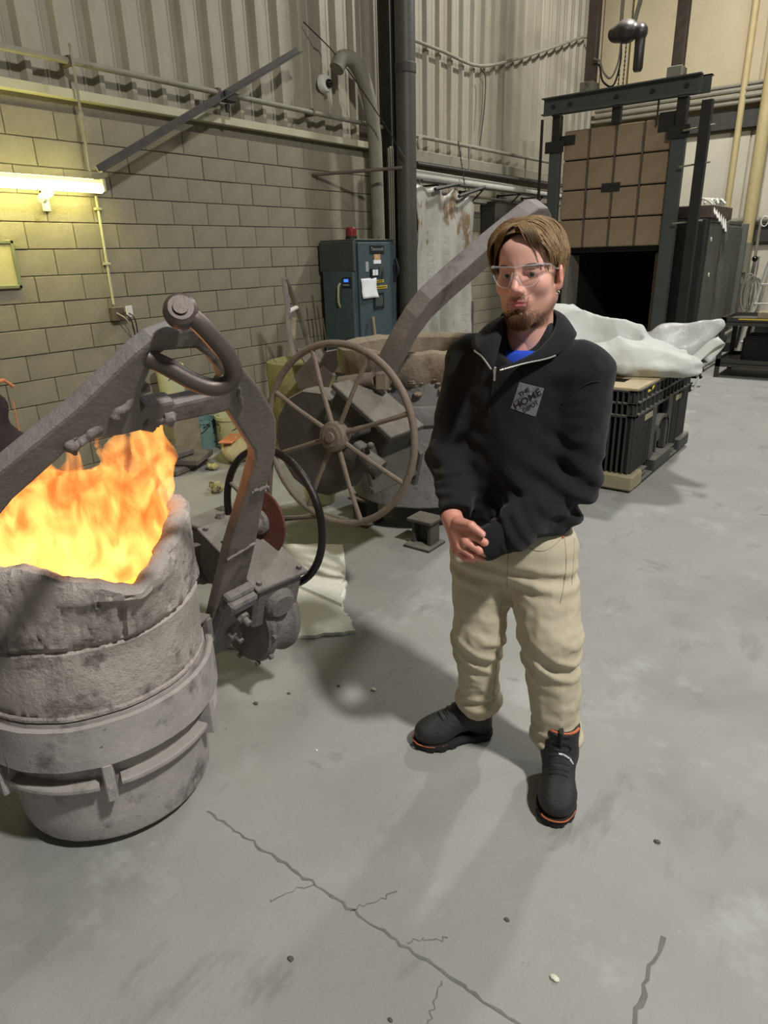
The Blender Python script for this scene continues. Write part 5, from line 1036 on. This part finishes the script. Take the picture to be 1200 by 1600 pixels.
bme = npmesh('body', mw(VV), FF[:, ::-1], True, MO); at = bme.color_attributes.new('pigment', 'FLOAT_COLOR', 'POINT'); at.data.foreach_set('color', np.c_[CC, np.ones(len(CC))].astype(np.float32).ravel())
body = link('body', bme, 'skin', man)
def nail(c, d, n, w, l, name='nail'):
    c = np.array(c, float); d = np.array(d, float); d /= np.linalg.norm(d); n = np.array(n, float); n -= d * (n @ d); n /= np.linalg.norm(n); s = np.cross(d, n)
    mb = MB(); mb.sph(c, (w, l, .0022), 10, 6, np.array((s, d, n))); return mb
pbr('nail_skin', (214, 160, 146), .3, 0, .03, 20, 0)
mmb('nail', nail((-.133, .2712, .8985), (.02, .005, -.014), (0, 1, .35), .006, .008), 'nail_skin', body)
for a, b, c, r in FG: mmb('nail', nail(np.array(c) + (.001, r * .62, .003), np.array(c) - np.array(b), (.2, 1, .3), .0045, .006), 'nail_skin', body)
# eyes, brows
for s in (-1, 1):
    e = MB(); e.sph((0, 0, 0), .0125, 16, 12); q = MB(); q.v = [tuple(fromh((s * .033 + v[0], .0745 + v[1], -.0008 + v[2]))[0]) for v in e.v]; q.f = e.f; q.sm = e.sm; ey = mmb('eye', q, 'eye_white', body)
    look = np.array((.30 - .02 * s, .95, .02)); look /= np.linalg.norm(look); c0 = np.array((s * .033, .0745, -.0008))
    for r0, dd, mt in ((.0062, .0110, 'iris'), (.0030, .0126, 'label_black')):
        e = MB().lathe([(0, .0019 if mt == 'iris' else .0006), (r0 * .7, .0012 if mt == 'iris' else .0004), (r0, 0)], c0 + look * dd, tuple(look), 16); q = MB(); q.v = [tuple(fromh(v)[0]) for v in e.v]; q.f = e.f; q.sm = e.sm; mmb('iris' if mt == 'iris' else 'pupil', q, mt, ey)
    br = MB()
    for k in range(34):
        u = k / 33; x = s * (.014 + .040 * u); y = .0985 - .022 * u * u - .002; z = .0185 + .006 * math.sin(u * 2.4) - .002 * u
        for j in range(2):
            p = np.array((x, y + random.uniform(-.001, .002), z + random.uniform(-.0025, .0025))); br.tube([p, p + (s * .005, -.0008, .0022 - .004 * u), p + (s * .010, -.0035, .002 - .006 * u)], [.0010, .0009, .0003], 4, caps=False)
    q = MB(); q.v = [tuple(p) for p in fromh(np.array(br.v))]; q.f = br.f; q.sm = br.sm; o = mmb('eyebrow', q, 'brow_hair', body); o['kind'] = 'stuff'
# beard: short hairs over chin, upper lip and jaw
hv = BVHTree.FromPolygons([tuple(v) for v in toh(parts_[0][0])], [tuple(f) for f in parts_[0][1]])
pbr('beard_hair', (116, 82, 54), .7, 0, .25, 90, .1); pbr('hair_brown', (134, 106, 70), .42, 0, .35, 40, .15, spots=[((172, 144, 100), 30, .58, .1), ((84, 64, 44), 34, .6, .1)])
rs = np.random.RandomState(5); bd = MB()
def beard_w(x, y, z):
    a = abs(x); w = 0
    if z < -.088: w = max(w, 1.15 * math.exp(-(a / .030) ** 2) * min(1, max(.0, (-.084 - z) / .026)))
    w = max(w, .07 * math.exp(-((a - .029) / .008) ** 2) * (1 if -.10 < z < -.062 else 0))
    w = max(w, .10 * math.exp(-((z + .0575 - a * .10) / .0055) ** 2) * (1 if a < .03 else 0))
    if abs(x) < .007 and -.095 < z < -.083: w = max(w, .7)
    w = max(w, .32 * math.exp(-((a - .028) / .022) ** 2) * min(1, max(0, (-.080 - z) / .02)))
    w = max(w, .03 * (1 if z < -.078 and a > .03 else 0))
    return w if z > -.132 else 0
n_b = 0
for _ in range(16000):
    x = rs.uniform(-.066, .066); z = rs.uniform(-.130, -.050); hit = hv.ray_cast(Vector((x * 1.3, .2, z - .005)), Vector((-x * .3, -.2 + .05, .005)).normalized())
    if hit[0] is None: continue
    p = np.array(hit[0]); nn = np.array(hit[1])
    if p[1] < .0: continue
    if rs.rand() > beard_w(*p) or beard_w(*p) < .05: continue
    if nn[1] < 0: nn = -nn
    ln = .003 + .0062 * beard_w(*p) * rs.uniform(.6, 1.2); dn = np.array((p[0] * 1.5, .05, -1.)); dn /= np.linalg.norm(dn)
    bd.tube([p - nn * .0008, p + nn * ln * .35 + dn * ln * .4, p + nn * ln * .38 + dn * ln], [.00042, .00036, .00012], 3, caps=False); n_b += 1
    if n_b > 5200: break
q = MB(); q.v = [tuple(p) for p in fromh(np.array(bd.v))]; q.f = bd.f; q.sm = bd.sm; o = mmb('beard', q, 'beard_hair', body); o['kind'] = 'stuff'
# hair: cap plus combed locks that fall from the parting
def cap(Qh):
    d = s_ell(Qh, (0, -.022, .050), (.089, .104, .088)); d = smin(d, s_ell(Qh, (0, -.06, .0), (.078, .06, .08)), .02)
    face = s_ell(Qh, (.0, .105, .0), (.070, .085, .085)); d = -smin(-d, face, .012)
    ear = s_ell(Qh * (1, 1, 1), (.09, .0, -.02), (.03, .026, .035)); d = -smin(-d, ear, .01); ear2 = s_ell(Qh, (-.09, .0, -.03), (.03, .026, .035)); d = -smin(-d, ear2, .01)
    return np.maximum(d, -.085 - Qh[:, 2]) + .0015 * fbm(Qh * (1.5, .5, .5), 60, 1)
V, F = snets(lambda P: cap(toh(P)), (-.19, -.16, 1.44), (.09, .12, 1.72), .005)
hair = link('hair', npmesh('hair', mw(V), F[:, ::-1], True, MO), 'hair_brown', man)
lk = MB(); rs = np.random.RandomState(11)
for k in range(330):
    s = -1 if k % 2 else 1; y0 = rs.uniform(-.085, .078); lay = rs.uniform(0, 1); px0 = -.012 + rs.uniform(-.006, .006)
    yf = max(0., (y0 - .0) / .078); N = 13; P = []; R = []
    end = (math.radians(rs.uniform(100, 124)) if y0 > .0 else math.radians(rs.uniform(100, 125))) * (.88 if s > 0 and y0 > .02 else 1); wide = 1.13 if s < 0 else 1.02
    for i in range(N):
        u = i / (N - 1); ph = u * end; rad = 1 + .10 * math.sin(min(1, u * 1.6) * math.pi) * (.4 + .6 * lay) + .02 * lay
        ry = .104; yy = y0 + (.030 * yf * math.sin(u * math.pi * .8) - .024 * u * yf - .012 * u) ; sy = math.sqrt(max(.12, 1 - ((yy + .022) / .125) ** 2))
        x = px0 * (1 - u) + s * .087 * wide * rad * math.sin(ph) * (.55 + .45 * sy); z = .050 + .0885 * rad * math.cos(ph) * sy if ph < math.pi / 2 else .050 + .078 * math.cos(ph) * 1.15
        z += .006 * yf * math.sin(u * math.pi)
        P.append(np.array((x + .0012 * math.sin(u * 11 + k), yy + .0015 * math.sin(u * 9 + k * 1.7), z))); R.append((.0052 - .002 * lay) * (1 - .75 * u ** 2) + .0004)
    lk.tube(P, R, 5, caps=True, flat=.55)
# loose strands over the forehead
for k in range(16):
    x0 = rs.uniform(-.01, .03); P = [np.array((x0, .072, .122)), np.array((x0 + .018, .094, .108)), np.array((x0 + .03 + .01 * rs.rand(), .096, .085)), np.array((x0 + .040 + .012 * rs.rand(), .088, .058 - .012 * rs.rand()))]
    lk.tube(bez(P, 4), [.0022] * 10 + [.0012, .0008, .0004], 4, flat=.5)
for k in range(14):
    x0 = rs.uniform(-.02, .0); P = [np.array((x0, .070, .124)), np.array((x0 - .022, .092, .112)), np.array((x0 - .040, .090, .085)), np.array((-.070, .068, .045)), np.array((-.080, .048, .0 - .02 * rs.rand()))]
    lk.tube(bez(P, 4), [.003] * 13 + [.002, .0014, .001, .0005], 4, flat=.5)
q = MB(); q.v = [tuple(p) for p in fromh(np.array(lk.v))]; q.f = lk.f; q.sm = lk.sm; o = mmb('hair_locks', q, 'hair_brown', hair); o['kind'] = 'stuff'
# ear stud
e = MB().lathe([(.004 + .0012 * math.cos(t), .0012 * math.sin(t)) for t in np.linspace(0, 6.28, 9)], (.080, .004, -.051), (0, 1, 0), 14); q = MB(); q.v = [tuple(p) for p in fromh(np.array(e.v))]; q.f = e.f; q.sm = e.sm; mmb('earring', q, 'zip_metal', man)
# safety glasses
gl = bpy.data.materials.new('clear_lens'); gl.use_nodes = True; MATS['clear_lens'] = gl; nt = gl.node_tree; nt.nodes.remove(nt.nodes['Principled BSDF'])
tr_ = nt.nodes.new('ShaderNodeBsdfTransparent'); tr_.inputs[0].default_value = (.93, .93, .94, 1); go_ = nt.nodes.new('ShaderNodeBsdfGlossy'); go_.inputs['Roughness'].default_value = .03; mx = nt.nodes.new('ShaderNodeMixShader'); mx.inputs[0].default_value = .07
nt.links.new(tr_.outputs[0], mx.inputs[1]); nt.links.new(go_.outputs[0], mx.inputs[2]); nt.links.new(mx.outputs[0], nt.nodes['Material Output'].inputs[0])
cp = bpy.data.materials.new('clear_plastic_rim'); cp.use_nodes = True; MATS['clear_plastic_rim'] = cp; nt = cp.node_tree; b = nt.nodes['Principled BSDF']; b.inputs['Base Color'].default_value = (.72, .70, .70, 1); b.inputs['Roughness'].default_value = .15; b.inputs['Alpha'].default_value = .33
gls = None
def lens_y(x): return .113 - 4.6 * x * x - 90 * x ** 4
gz = .004
def hmb(name, mb, mat, par):
    q = MB(); q.v = [tuple(p) for p in fromh(np.array(mb.v))]; q.f = mb.f; q.sm = mb.sm; return mmb(name, q, mat, par)
gmb = MB(); NX, NZ = 26, 8
pts_top = [(x, lens_y(x) - .001, .0165 + gz + .003 * (abs(x) / .07) ** 2 - .002 * math.exp(-(x / .012) ** 2)) for x in np.linspace(-.069, .069, 35)]
glasses = hmb('safety_glasses', MB().tube(pts_top, [.0015 + .0016 * (abs(p[0]) / .069) ** 3 for p in pts_top], 8), 'clear_plastic_rim', man)
for s in (-1, 1):
    V = []; 
    for i in range(NX + 1):
        x = .007 + (.069 - .007) * i / NX; u = i / NX
        zb = -.034 * (1 - (max(0, u - .25) / .75) ** 2.6) if u > .25 else -.010 - .024 * (u / .25) ** .7
        zb = min(zb, -.002) if u < .97 else -.001
        for k in range(NZ + 1):
            w = k / NZ; z = gz + .0165 * (1 - w) + zb * w; V.append((s * x, lens_y(x) - .003 * w * w - .001, z))
    fs = [(i * (NZ + 1) + k, (i + 1) * (NZ + 1) + k, (i + 1) * (NZ + 1) + k + 1, i * (NZ + 1) + k + 1) for i in range(NX) for k in range(NZ)]
    hmb('lens', MB().add(V, fs, True), 'clear_lens', glasses)
    edge = [V[i * (NZ + 1) + NZ] for i in range(NX + 1)]; hmb('lens_edge', MB().tube(edge, .0011, 6), 'clear_plastic_rim', glasses)
    hmb('temple_arm', MB().tube(bez([(s * .069, lens_y(.069), .018 + gz), (s * .0765, .062, .016 + gz), (s * .081, .03, .010), (s * .0835, -.01, .008)], 5), [.0050, .0048, .0046, .0044, .0042, .0040] + [.0034] * 10, 8, flat=.5), 'clear_plastic_rim', glasses)
    hmb('nose_pad', MB().tube(bez([(s * .006, .113, .006), (s * .010, .112, -.010), (s * .016, .108, -.024)], 4), .0018, 6), 'clear_plastic_rim', glasses)
# ---- sweatshirt
YT = math.radians(25); TR = np.array(((math.cos(YT), math.sin(YT), 0), (-math.sin(YT), math.cos(YT), 0), (0, 0, 1)))
ARM_R = ((-.205, -.075, 1.305), (-.264, -.002, 1.03), (-.218, .155, .918)); ARM_L = ((.105, .045, 1.285), (.096, .055, .99), (-.05, .180, .886), (-.118, .212, .852))
def torso(P, g=0.):
    d = s_ell(P, (-.058, -.012, 1.19), (.186 + g, .125 + g, .21), TR); d = smin(d, s_ell(P, (-.056, .0, 1.0), (.182 + g, .138 + g, .22), TR), .06)
    d = smin(d, s_cone(P, (-.195, -.075, 1.315), (.085, .042, 1.300), .066 + g, .070 + g), .06); d = smin(d, s_cone(P, (-.058, -.03, 1.33), (-.056, -.028, 1.42), .10 + g, .070 + g), .06)
    return d
def arm_fold(P, path, amp):
    a = np.array(path[0]); b = np.array(path[-1]); u = (P - a) @ (b - a) / ((b - a) @ (b - a)); return u
def sweater(P):
    d = torso(P)
    d = smin(d, s_ell(P, (-.050, .004, .885), (.197, .142, .075), TR), .03)
    r = smin(s_cone(P, ARM_R[0], ARM_R[1], .076, .066), s_cone(P, ARM_R[1], ARM_R[2], .064, .046), .03)
    l = smin(smin(s_cone(P, ARM_L[0], ARM_L[1], .088, .072), s_cone(P, ARM_L[1], ARM_L[2], .072, .057), .03), s_cone(P, ARM_L[2], ARM_L[3], .054, .043), .02)
    # creases: at the elbows and along the forearms
    er = np.exp(-(np.linalg.norm(P - np.array(ARM_R[1]) - (.02, .03, -.02), axis=1) / .10) ** 2); el = np.exp(-(np.linalg.norm(P - np.array(ARM_L[1]) - (-.03, .05, -.02), axis=1) / .13) ** 2)
    w = .0075 * er * np.sin(P[:, 2] * 105 + P[:, 1] * 60) + .0085 * el * np.sin(P[:, 2] * 78 + P[:, 0] * 55 + 1)
    fr = np.exp(-(np.linalg.norm(P - np.array((-.23, .12, .94)), axis=1) / .06) ** 2) * .005 * np.sin(P[:, 2] * 170 - P[:, 1] * 80); fl = np.exp(-(np.linalg.norm(P - np.array((-.06, .19, .885)), axis=1) / .085) ** 2) * .006 * np.sin(P[:, 0] * 150 + P[:, 2] * 90)
    d = smin(d, r, .035); d = smin(d, l, .022); d = d - w - fr - fl
    # broad drapery of the body
    q = (P - (-.058, 0, 1.1)) @ TR.T; dr_ = .006 * np.sin(q[:, 0] * 34 + q[:, 2] * 9) * np.clip((1.24 - P[:, 2]) / .2, 0, 1) + .004 * np.sin(q[:, 0] * 60 - q[:, 2] * 30 + 1) * np.clip((1.1 - P[:, 2]) / .2, 0, 1)
    slv = np.clip((.06 - np.minimum(np.abs(r), np.abs(l))) / .04, 0, 1); rg_ = np.clip(1 - np.abs(fbm(P * (1, 1, 1.3), 15, 5)) * 1.3, 0, 1) ** 2
    d = d - dr_ - .0022 * fbm(P, 24, 2) - .0055 * (rg_ - .3) * slv
    # waist band gathers in
    hem = np.maximum(.835 + .05 * (P[:, 0] + .05) * .6 - P[:, 2], 0)
    d = np.maximum(d, .832 + .09 * np.clip(P[:, 0] + .06, -.2, .25) - P[:, 2])
    # neck opening, and the sleeve mouth
    d = np.maximum(d, -s_cone(P, (-.052, -.01, 1.50), (-.066, .085, 1.382), .084, .060)); d = np.maximum(d, -s_cone(P, (-.085, .10, 1.41), (-.124, .15, 1.328), .058, .008))
    cr_ = WR + (0, .0, -.0); dirn = np.array((.046, .16, -.112)); dirn /= np.linalg.norm(dirn)
    return d
def sweater2(P):
    d = sweater(P); ax_ = np.array(ARM_R[2]) - np.array(ARM_R[1]); ax_ /= np.linalg.norm(ax_)
    cut = (P - (np.array(ARM_R[2]) + ax_ * .012)) @ ax_; near = np.linalg.norm(P - np.array(ARM_R[2]), axis=1) - .075
    return np.maximum(d, -np.maximum(-cut, near))
sw, SV, SF = mpart('sweatshirt', sweater2, (-.39, -.20, .74), (.26, .33, 1.46), .0062, 'sweat_black')
sbv = BVHTree.FromPolygons([tuple(v) for v in SV], [tuple(f) for f in SF])
def on_chest(r, z, lift=.0015):
    h = sbv.ray_cast(Vector((r, .6, z)), Vector((0, -1, 0))); return np.array((r, (h[0][1] if h[0] is not None else .13) + lift, z))
# rib cuffs and hem
def ringpath(c, ax_, R, n=40, flat=1.):
    x, y, d = frame(ax_); return [np.array(c) + R * (x * math.cos(2 * math.pi * k / n) + y * math.sin(2 * math.pi * k / n) * flat) for k in range(n)]
axr = np.array(ARM_R[2]) - np.array(ARM_R[1]); axr /= np.linalg.norm(axr)
cf = MB().lathe([(.046, -.045), (.048, -.02), (.046, .0), (.041, .012), (.036, .012), (.037, -.03)], np.array(ARM_R[2]) - axr * .004, tuple(axr), 36); mmb('cuff', cf, 'sweat_black', sw)
axl = np.array(ARM_L[3]) - np.array(ARM_L[2]); axl /= np.linalg.norm(axl)
mmb('cuff', MB().lathe([(.048, -.05), (.0495, -.02), (.047, .03), (.042, .042), (.036, .042), (.037, -.02)], np.array(ARM_L[3]) - axl * .012, tuple(axl), 36), 'sweat_black', sw)
# collar laid open
INN = [(-.126, .132, 1.318), (-.122, .118, 1.340), (-.112, .075, 1.392), (-.110, .01, 1.430), (-.080, -.078, 1.452), (-.01, -.085, 1.456), (.026, -.02, 1.442), (.020, .045, 1.400), (-.018, .092, 1.358), (-.075, .124, 1.328), (-.116, .136, 1.317)]
OUT = [(-.133, .134, 1.315), (-.160, .112, 1.345), (-.186, .078, 1.360), (-.190, .0, 1.380), (-.110, -.125, 1.380), (.005, -.128, 1.384), (.070, -.035, 1.398), (.078, .04, 1.385), (.030, .100, 1.347), (-.05, .130, 1.330), (-.110, .140, 1.314)]
I2 = bez(INN, 6); O2_ = bez(OUT, 6); V = []; NW = 6
for a, b in zip(I2, O2_):
    for k in range(NW + 1):
        u = k / NW; p = a * (1 - u) + b * u; p = p + np.array((0, 0, .016 * math.sin(u * math.pi) * min(1, np.linalg.norm(a - b) / .06))); V.append(p)
o = mmb('collar', MB().add(V, [(i * (NW + 1) + k, (i + 1) * (NW + 1) + k, (i + 1) * (NW + 1) + k + 1, i * (NW + 1) + k + 1) for i in range(len(I2) - 1) for k in range(NW)], True), 'sweat_black', sw); sm_ = o.modifiers.new('t', 'SOLIDIFY'); sm_.thickness = .005; sm_.offset = 0
zl = O2_[0:12]; zr = O2_[-13:]
mmb('zip_tape', MB().tube([p + (0, .004, .001) for p in zl], .0024, 6), 'zip_metal', sw); mmb('zip_tape', MB().tube([p + (0, .004, .001) for p in zr], .0024, 6), 'zip_metal', sw)
zp = on_chest(-.1275, 1.306, .004); mmb('zip_slider', MB().box(zp - (.004, .003, .008), zp + (.004, .003, .008), .001).box(zp - (.003, .002, .030), zp + (.003, .003, -.008), .001), 'zip_metal', sw)
zt = [on_chest(-.1275 - .001 * k, 1.30 - .01 * k, .0008) for k in range(12)]
mmb('zip_seam', MB().tube(zt, .002, 5), 'sweat_black', sw)
# shoulder seam
sm_pts = [on_chest(.0635 + .085 * u, 1.235 + .035 * math.sin(u * 2.2) + .02 * u, .0004) for u in np.linspace(-.1, .95, 14)]
mmb('shoulder_seam', MB().tube(sm_pts, .0022, 5), 'lace_black', sw)
# tee shirt under the open collar
mpart('t_shirt', lambda P: np.maximum(np.maximum(torso(P, -.022), P[:, 2] - 1.352), np.maximum(1.15 - P[:, 2], -.02 - P[:, 1])), (-.26, -.04, 1.12), (.16, .17, 1.40), .008, 'tee_blue')
# ---- chest print: a grey diamond with the store's stencilled words
C4 = [np.array((-.059, 1.279)), np.array((.006, 1.265)), np.array((-.012, 1.190)), np.array((-.079, 1.209))]   # tl tr br bl
def sq(u, v): return (C4[3] * (1 - u) + C4[2] * u) * (1 - v) + (C4[0] * (1 - u) + C4[1] * u) * v
G = 16; V = [on_chest(*sq(i / G, k / G), .0010) for i in range(G + 1) for k in range(G + 1)]
lg = mmb('chest_print', MB().add(V, [(i * (G + 1) + k, (i + 1) * (G + 1) + k, (i + 1) * (G + 1) + k + 1, i * (G + 1) + k + 1) for i in range(G) for k in range(G)], True), 'logo_grey', sw)
for txt, cx, cy, sx_, sy_ in (('THE', .295, .705, .44, .16), ('HOME', .50, .50, 1.10, .255), ('DEPOT', .705, .295, .62, .165)):
    TV, TF = text_mesh(txt, 1., bold=.015); TV = TV[:, :2]; mn, mxx = TV.min(0), TV.max(0); TV = (TV - (mn + mxx) / 2) / (mxx - mn)
    TV = TV * (sx_, sy_); c, s = math.cos(math.pi / 4), math.sin(math.pi / 4); U = np.c_[cx + TV[:, 0] * c - TV[:, 1] * s, cy + TV[:, 0] * s + TV[:, 1] * c]
    mmb('lettering', MB().add([on_chest(*sq(*np.clip(u, .01, .99)), .0022) for u in U], TF), 'sweat_black', lg)
for d_ in (.165, -.165):   # thin bars that frame the middle word
    a = np.array((.5, .5)) + d_ * np.array((-.7071, .7071)); e = np.array((.7071, .7071)); half = .70 - abs(d_); P = [on_chest(*sq(*(a + e * u)), .0016) for u in np.linspace(-half, half, 12)]
    mmb('print_bar', MB().tube(P, .0007, 4, flat=.3), 'sweat_black', lg)
# ---- trousers
LEG_L = ((-.150, .0, .74), (-.156, .035, .455), (-.153, -.005, .165)); LEG_R = ((.022, .015, .75), (.066, .095, .50), (.108, .082, .125))
def leg(P, c, r0, r1, r2):
    d = smin(s_cone(P, c[0], c[1], r0, r1), s_cone(P, c[1], c[2], r1, r2), .03)
    z = P[:, 2]; a = np.array(c[2]); b = np.array(c[1])
    kz = np.exp(-((z - b[2] + .06) / .07) ** 2); az = np.exp(-((z - a[2] - .02) / .06) ** 2)
    ang = np.arctan2(P[:, 1] - a[1], P[:, 0] - a[0])
    wv = 2.2 * fbm(P, 7, 3) + 1.6 * np.sin(ang); f1 = .5 + .5 * np.sin(z * 92 + P[:, 0] * 60 + wv); f2 = .5 + .5 * np.sin(z * 120 - P[:, 0] * 40 + wv + 1)
    d = d - .013 * kz * (f1 ** 2 - .3) - .012 * az * (f2 ** 1.6 - .35) - .0035 * fbm(P * (1, 1, .7), 13, 5) - .0045 * (np.clip(1 - np.abs(fbm(P * (1, 1, 1.5), 17, 2)) * 1.4, 0, 1) ** 2 - .3) - .0018 * fbm(P, 48, 0)
    d = smin(d, np.maximum(np.linalg.norm((P - a - (0, 0, .008)) * (1, 1, 2.2), axis=1) - (r2 + .012), a[2] - .03 - z), .015)
    return np.maximum(d, a[2] - .035 - z + .012 * np.sin(ang * 2 + 1))
def trousers(P):
    d = s_ell(P, (-.062, -.002, .775), (.192, .138, .15), TR)
    d = smin(d, leg(P, LEG_L, .106, .078, .070), .028); d = smin(d, leg(P, LEG_R, .112, .086, .074), .028)
    cz = np.exp(-((P[:, 2] - .70) / .05) ** 2) * np.clip(P[:, 1] / .08, 0, 1)
    d = d - .006 * cz * np.sin((P[:, 0] + .06) * 18 + P[:, 2] * 110) - .0020 * fbm(P, 22, 4)
    return np.maximum(d, P[:, 2] - .90)
tro, TV_, TF_ = mpart('trousers', trousers, (-.32, -.18, .06), (.24, .24, .92), .0065, 'khaki')
tbv = BVHTree.FromPolygons([tuple(v) for v in TV_], [tuple(f) for f in TF_])
def on_leg(r, z, lift=.0006):
    h = tbv.ray_cast(Vector((r, .6, z)), Vector((0, -1, 0))); return None if h[0] is None else np.array((r, h[0][1] + lift, z))
def seam(pts, r=.0010, mat='seam_thread'):
    P = [p for p in (on_leg(*q) for q in pts) if p is not None]
    if len(P) > 2: mmb('seam', MB().tube(P, r, 5), mat, tro)
seam([(.085 + .012 * math.sin(u * 3) , .845 - .2 * u) for u in np.linspace(0, 1, 18)]); seam([(.118, .845 - .16 * u) for u in np.linspace(0, 1, 14)])
seam([(-.02 + .10 * u, .815 + .022 * u - .02 * math.sin(u * 3)) for u in np.linspace(0, 1, 14)])
seam([(-.068 - .002 * u, .80 - .15 * u) for u in np.linspace(0, 1, 12)]); seam([(-.085 - .015 * u, .60 - .40 * u) for u in np.linspace(0, 1, 24)])
rv = on_leg(.082, .835, .002)
if rv is not None: mmb('rivet', MB().sph(rv, .004, 8, 6), 'boot_orange', tro)
# ---- boots
def boot(name, heel, toe, ankle, label):
    heel = np.array(heel, float); toe = np.array(toe, float); D = toe - heel; ln = np.linalg.norm(D); D /= ln; S = np.array((D[1], -D[0]))
    A = np.array(((D[0], D[1], 0), (S[0], S[1], 0), (0, 0, 1.))); O3 = np.array((heel[0], heel[1], 0.)); k = ln / .285
    def lc(P): return (P - O3) @ A.T / k
    def outline(q):    # half-width of the sole along the foot
        u = np.clip(q[:, 0] / .285, 0, 1); w = .041 + .014 * np.clip((u - .35) / .35, 0, 1) - .006 * np.exp(-((u - .42) / .15) ** 2)
        e0 = np.sqrt(np.clip(1 - ((.12 - np.minimum(u, .12)) / .12) ** 2, 0, 1)); e1 = np.sqrt(np.clip(1 - ((np.maximum(u, .72) - .72) / .28) ** 2, 0, 1)); return w * np.minimum(e0, e1)
    def sole(P):
        q = lc(P); d = np.maximum(np.abs(q[:, 1] - .004 * np.sin(q[:, 0] * 14)) - outline(q) - .004, np.maximum(q[:, 2] - .030 - .010 * np.clip((q[:, 0] - .2) / .08, 0, 1) * 0, -q[:, 2])); d = np.maximum(d, np.maximum(-q[:, 0] , q[:, 0] - .285))
        lug = .004 * (np.sin(q[:, 0] * 150) > .2) * (q[:, 2] < .012); return np.maximum(d + lug, .010 - q[:, 2] - 1 * (np.abs(q[:, 0] - .105) > .022)) * k
    def upper(P):
        q = lc(P); d = s_ell(q, (.218, .002, .054), (.066, .054, .046)); d = smin(d, s_cone(q, (.19, .002, .062), (.10, 0, .098), .047, .050), .03)
        d = smin(d, s_cone(q, (.047, 0, .05), (.055, 0, .10), .045, .046), .03); d = smin(d, s_cone(q, (.066, 0, .10), (.062, 0, .205), .051, .056), .03)
        gd = np.exp(-((q[:, 1]) / .034) ** 2) * np.clip((q[:, 0] - .095) / .02, 0, 1) * np.clip((.215 - q[:, 0]) / .02, 0, 1) * (q[:, 2] > .05); d = d - .004 * gd - .0028 * gd * np.sin((q[:, 0] * .8 - q[:, 2]) * 230)
        d = np.maximum(d, .024 - q[:, 2]); d = np.maximum(d, q[:, 2] - .200)
        d = np.maximum(d, -s_cone(q, (.058, 0, .19), (.058, 0, .25), .040, .050)); return d * k
    pad = np.array((.09, .09, 0)); mn = np.r_[np.minimum(heel, toe), 0] - pad - (0, 0, .01); mxx = np.r_[np.maximum(heel, toe), .23] + pad
    b = root('boot', (0, 0, 0), None, None) if False else None
    o, BV, BF = mpart('boot', upper, mn, mxx, .0045, 'boot_black'); o['label'] = label
    mpart('sole', sole, mn, mxx, .0045, 'boot_sole', o)
    def back(q): return O3 + (np.array(q, float) * k) @ A
    bvh = BVHTree.FromPolygons([tuple(v) for v in lc(BV)], [tuple(f) for f in BF])
    def surf(x, y): h = bvh.ray_cast(Vector((x, y, .4)), Vector((0, 0, -1))); return (x, y, h[0][2] + .001) if h[0] is not None else None
    rim = [back((.060 + .052 * math.cos(t), .052 * math.sin(t), .199)) for t in np.linspace(-1.3, 1.3, 20)]; mmb('padded_collar', MB().tube(rim, .0045, 8), 'boot_orange', o)
    for u0, u1 in ((.20, .30), (.55, .70), (.80, 1.02)):
        P = []
        for x in np.linspace(.285 * u0, min(.285 * u1, .279), 10):
            w = outline(np.array([[x, 0, 0]]))[0]; P.append((x, w))
        for sg in (-1, 1):
            Pp = [back((x, sg * (w + .0035), .027)) for x, w in P]; mmb('sole_accent', MB().tube(Pp, .0013 * k, 5), 'boot_orange', o)
    tip = [back((.262 + .026 * math.cos(t), .040 * math.sin(t), .030)) for t in np.linspace(-1.3, 1.3, 14)]; mmb('sole_accent', MB().tube(tip, .0022, 5), 'boot_orange', o)
    for j in range(6):     # guard ridges and laces
        x = .105 + j * .017; P = [p for p in (surf(x + .004 * math.cos(y * 60), y) for y in np.linspace(-.03, .03, 9)) if p]
        mmb('guard_ridge', MB().tube([back(p) for p in P], .0026, 6), 'boot_black', o)
    for sg in (-1, 1):
        P = [back(p) for p in ((.112, sg * .012, .172), (.120, sg * .032, .150), (.126, -sg * .02, .128), (.118, sg * .038, .116))]; mmb('lace', MB().tube(bez(P, 5), .0028, 6), 'lace_black', o)
    mmb('tongue', MB().tube([back(p) for p in ((.108, 0, .14), (.110, 0, .185), (.112, 0, .212))], [.02, .024, .02], 8, flat=.35), 'boot_black', o)
    return o, bvh, back
bl_, _, _ = boot('boot', (-.108, -.052), (-.365, .075), LEG_L[2], 'black work boot pointing left')
br_, bbv, bk = boot('boot', (.124, .055), (.108, .348), LEG_R[2], 'black work boot pointing at the viewer with small white lettering')
TV, TF = text_mesh('METGUARD', .0085, bold=.0003)
Pv = []
for v in TV:
    y = .020 + v[0]; x = .138 - v[1]; h = bbv.ray_cast(Vector((x, y, .4)), Vector((0, 0, -1))); Pv.append(bk((x, y, (h[0][2] if h[0] is not None else .08) + .0045)))
mmb('lettering', MB().add(Pv, TF), 'paper_white', br_)
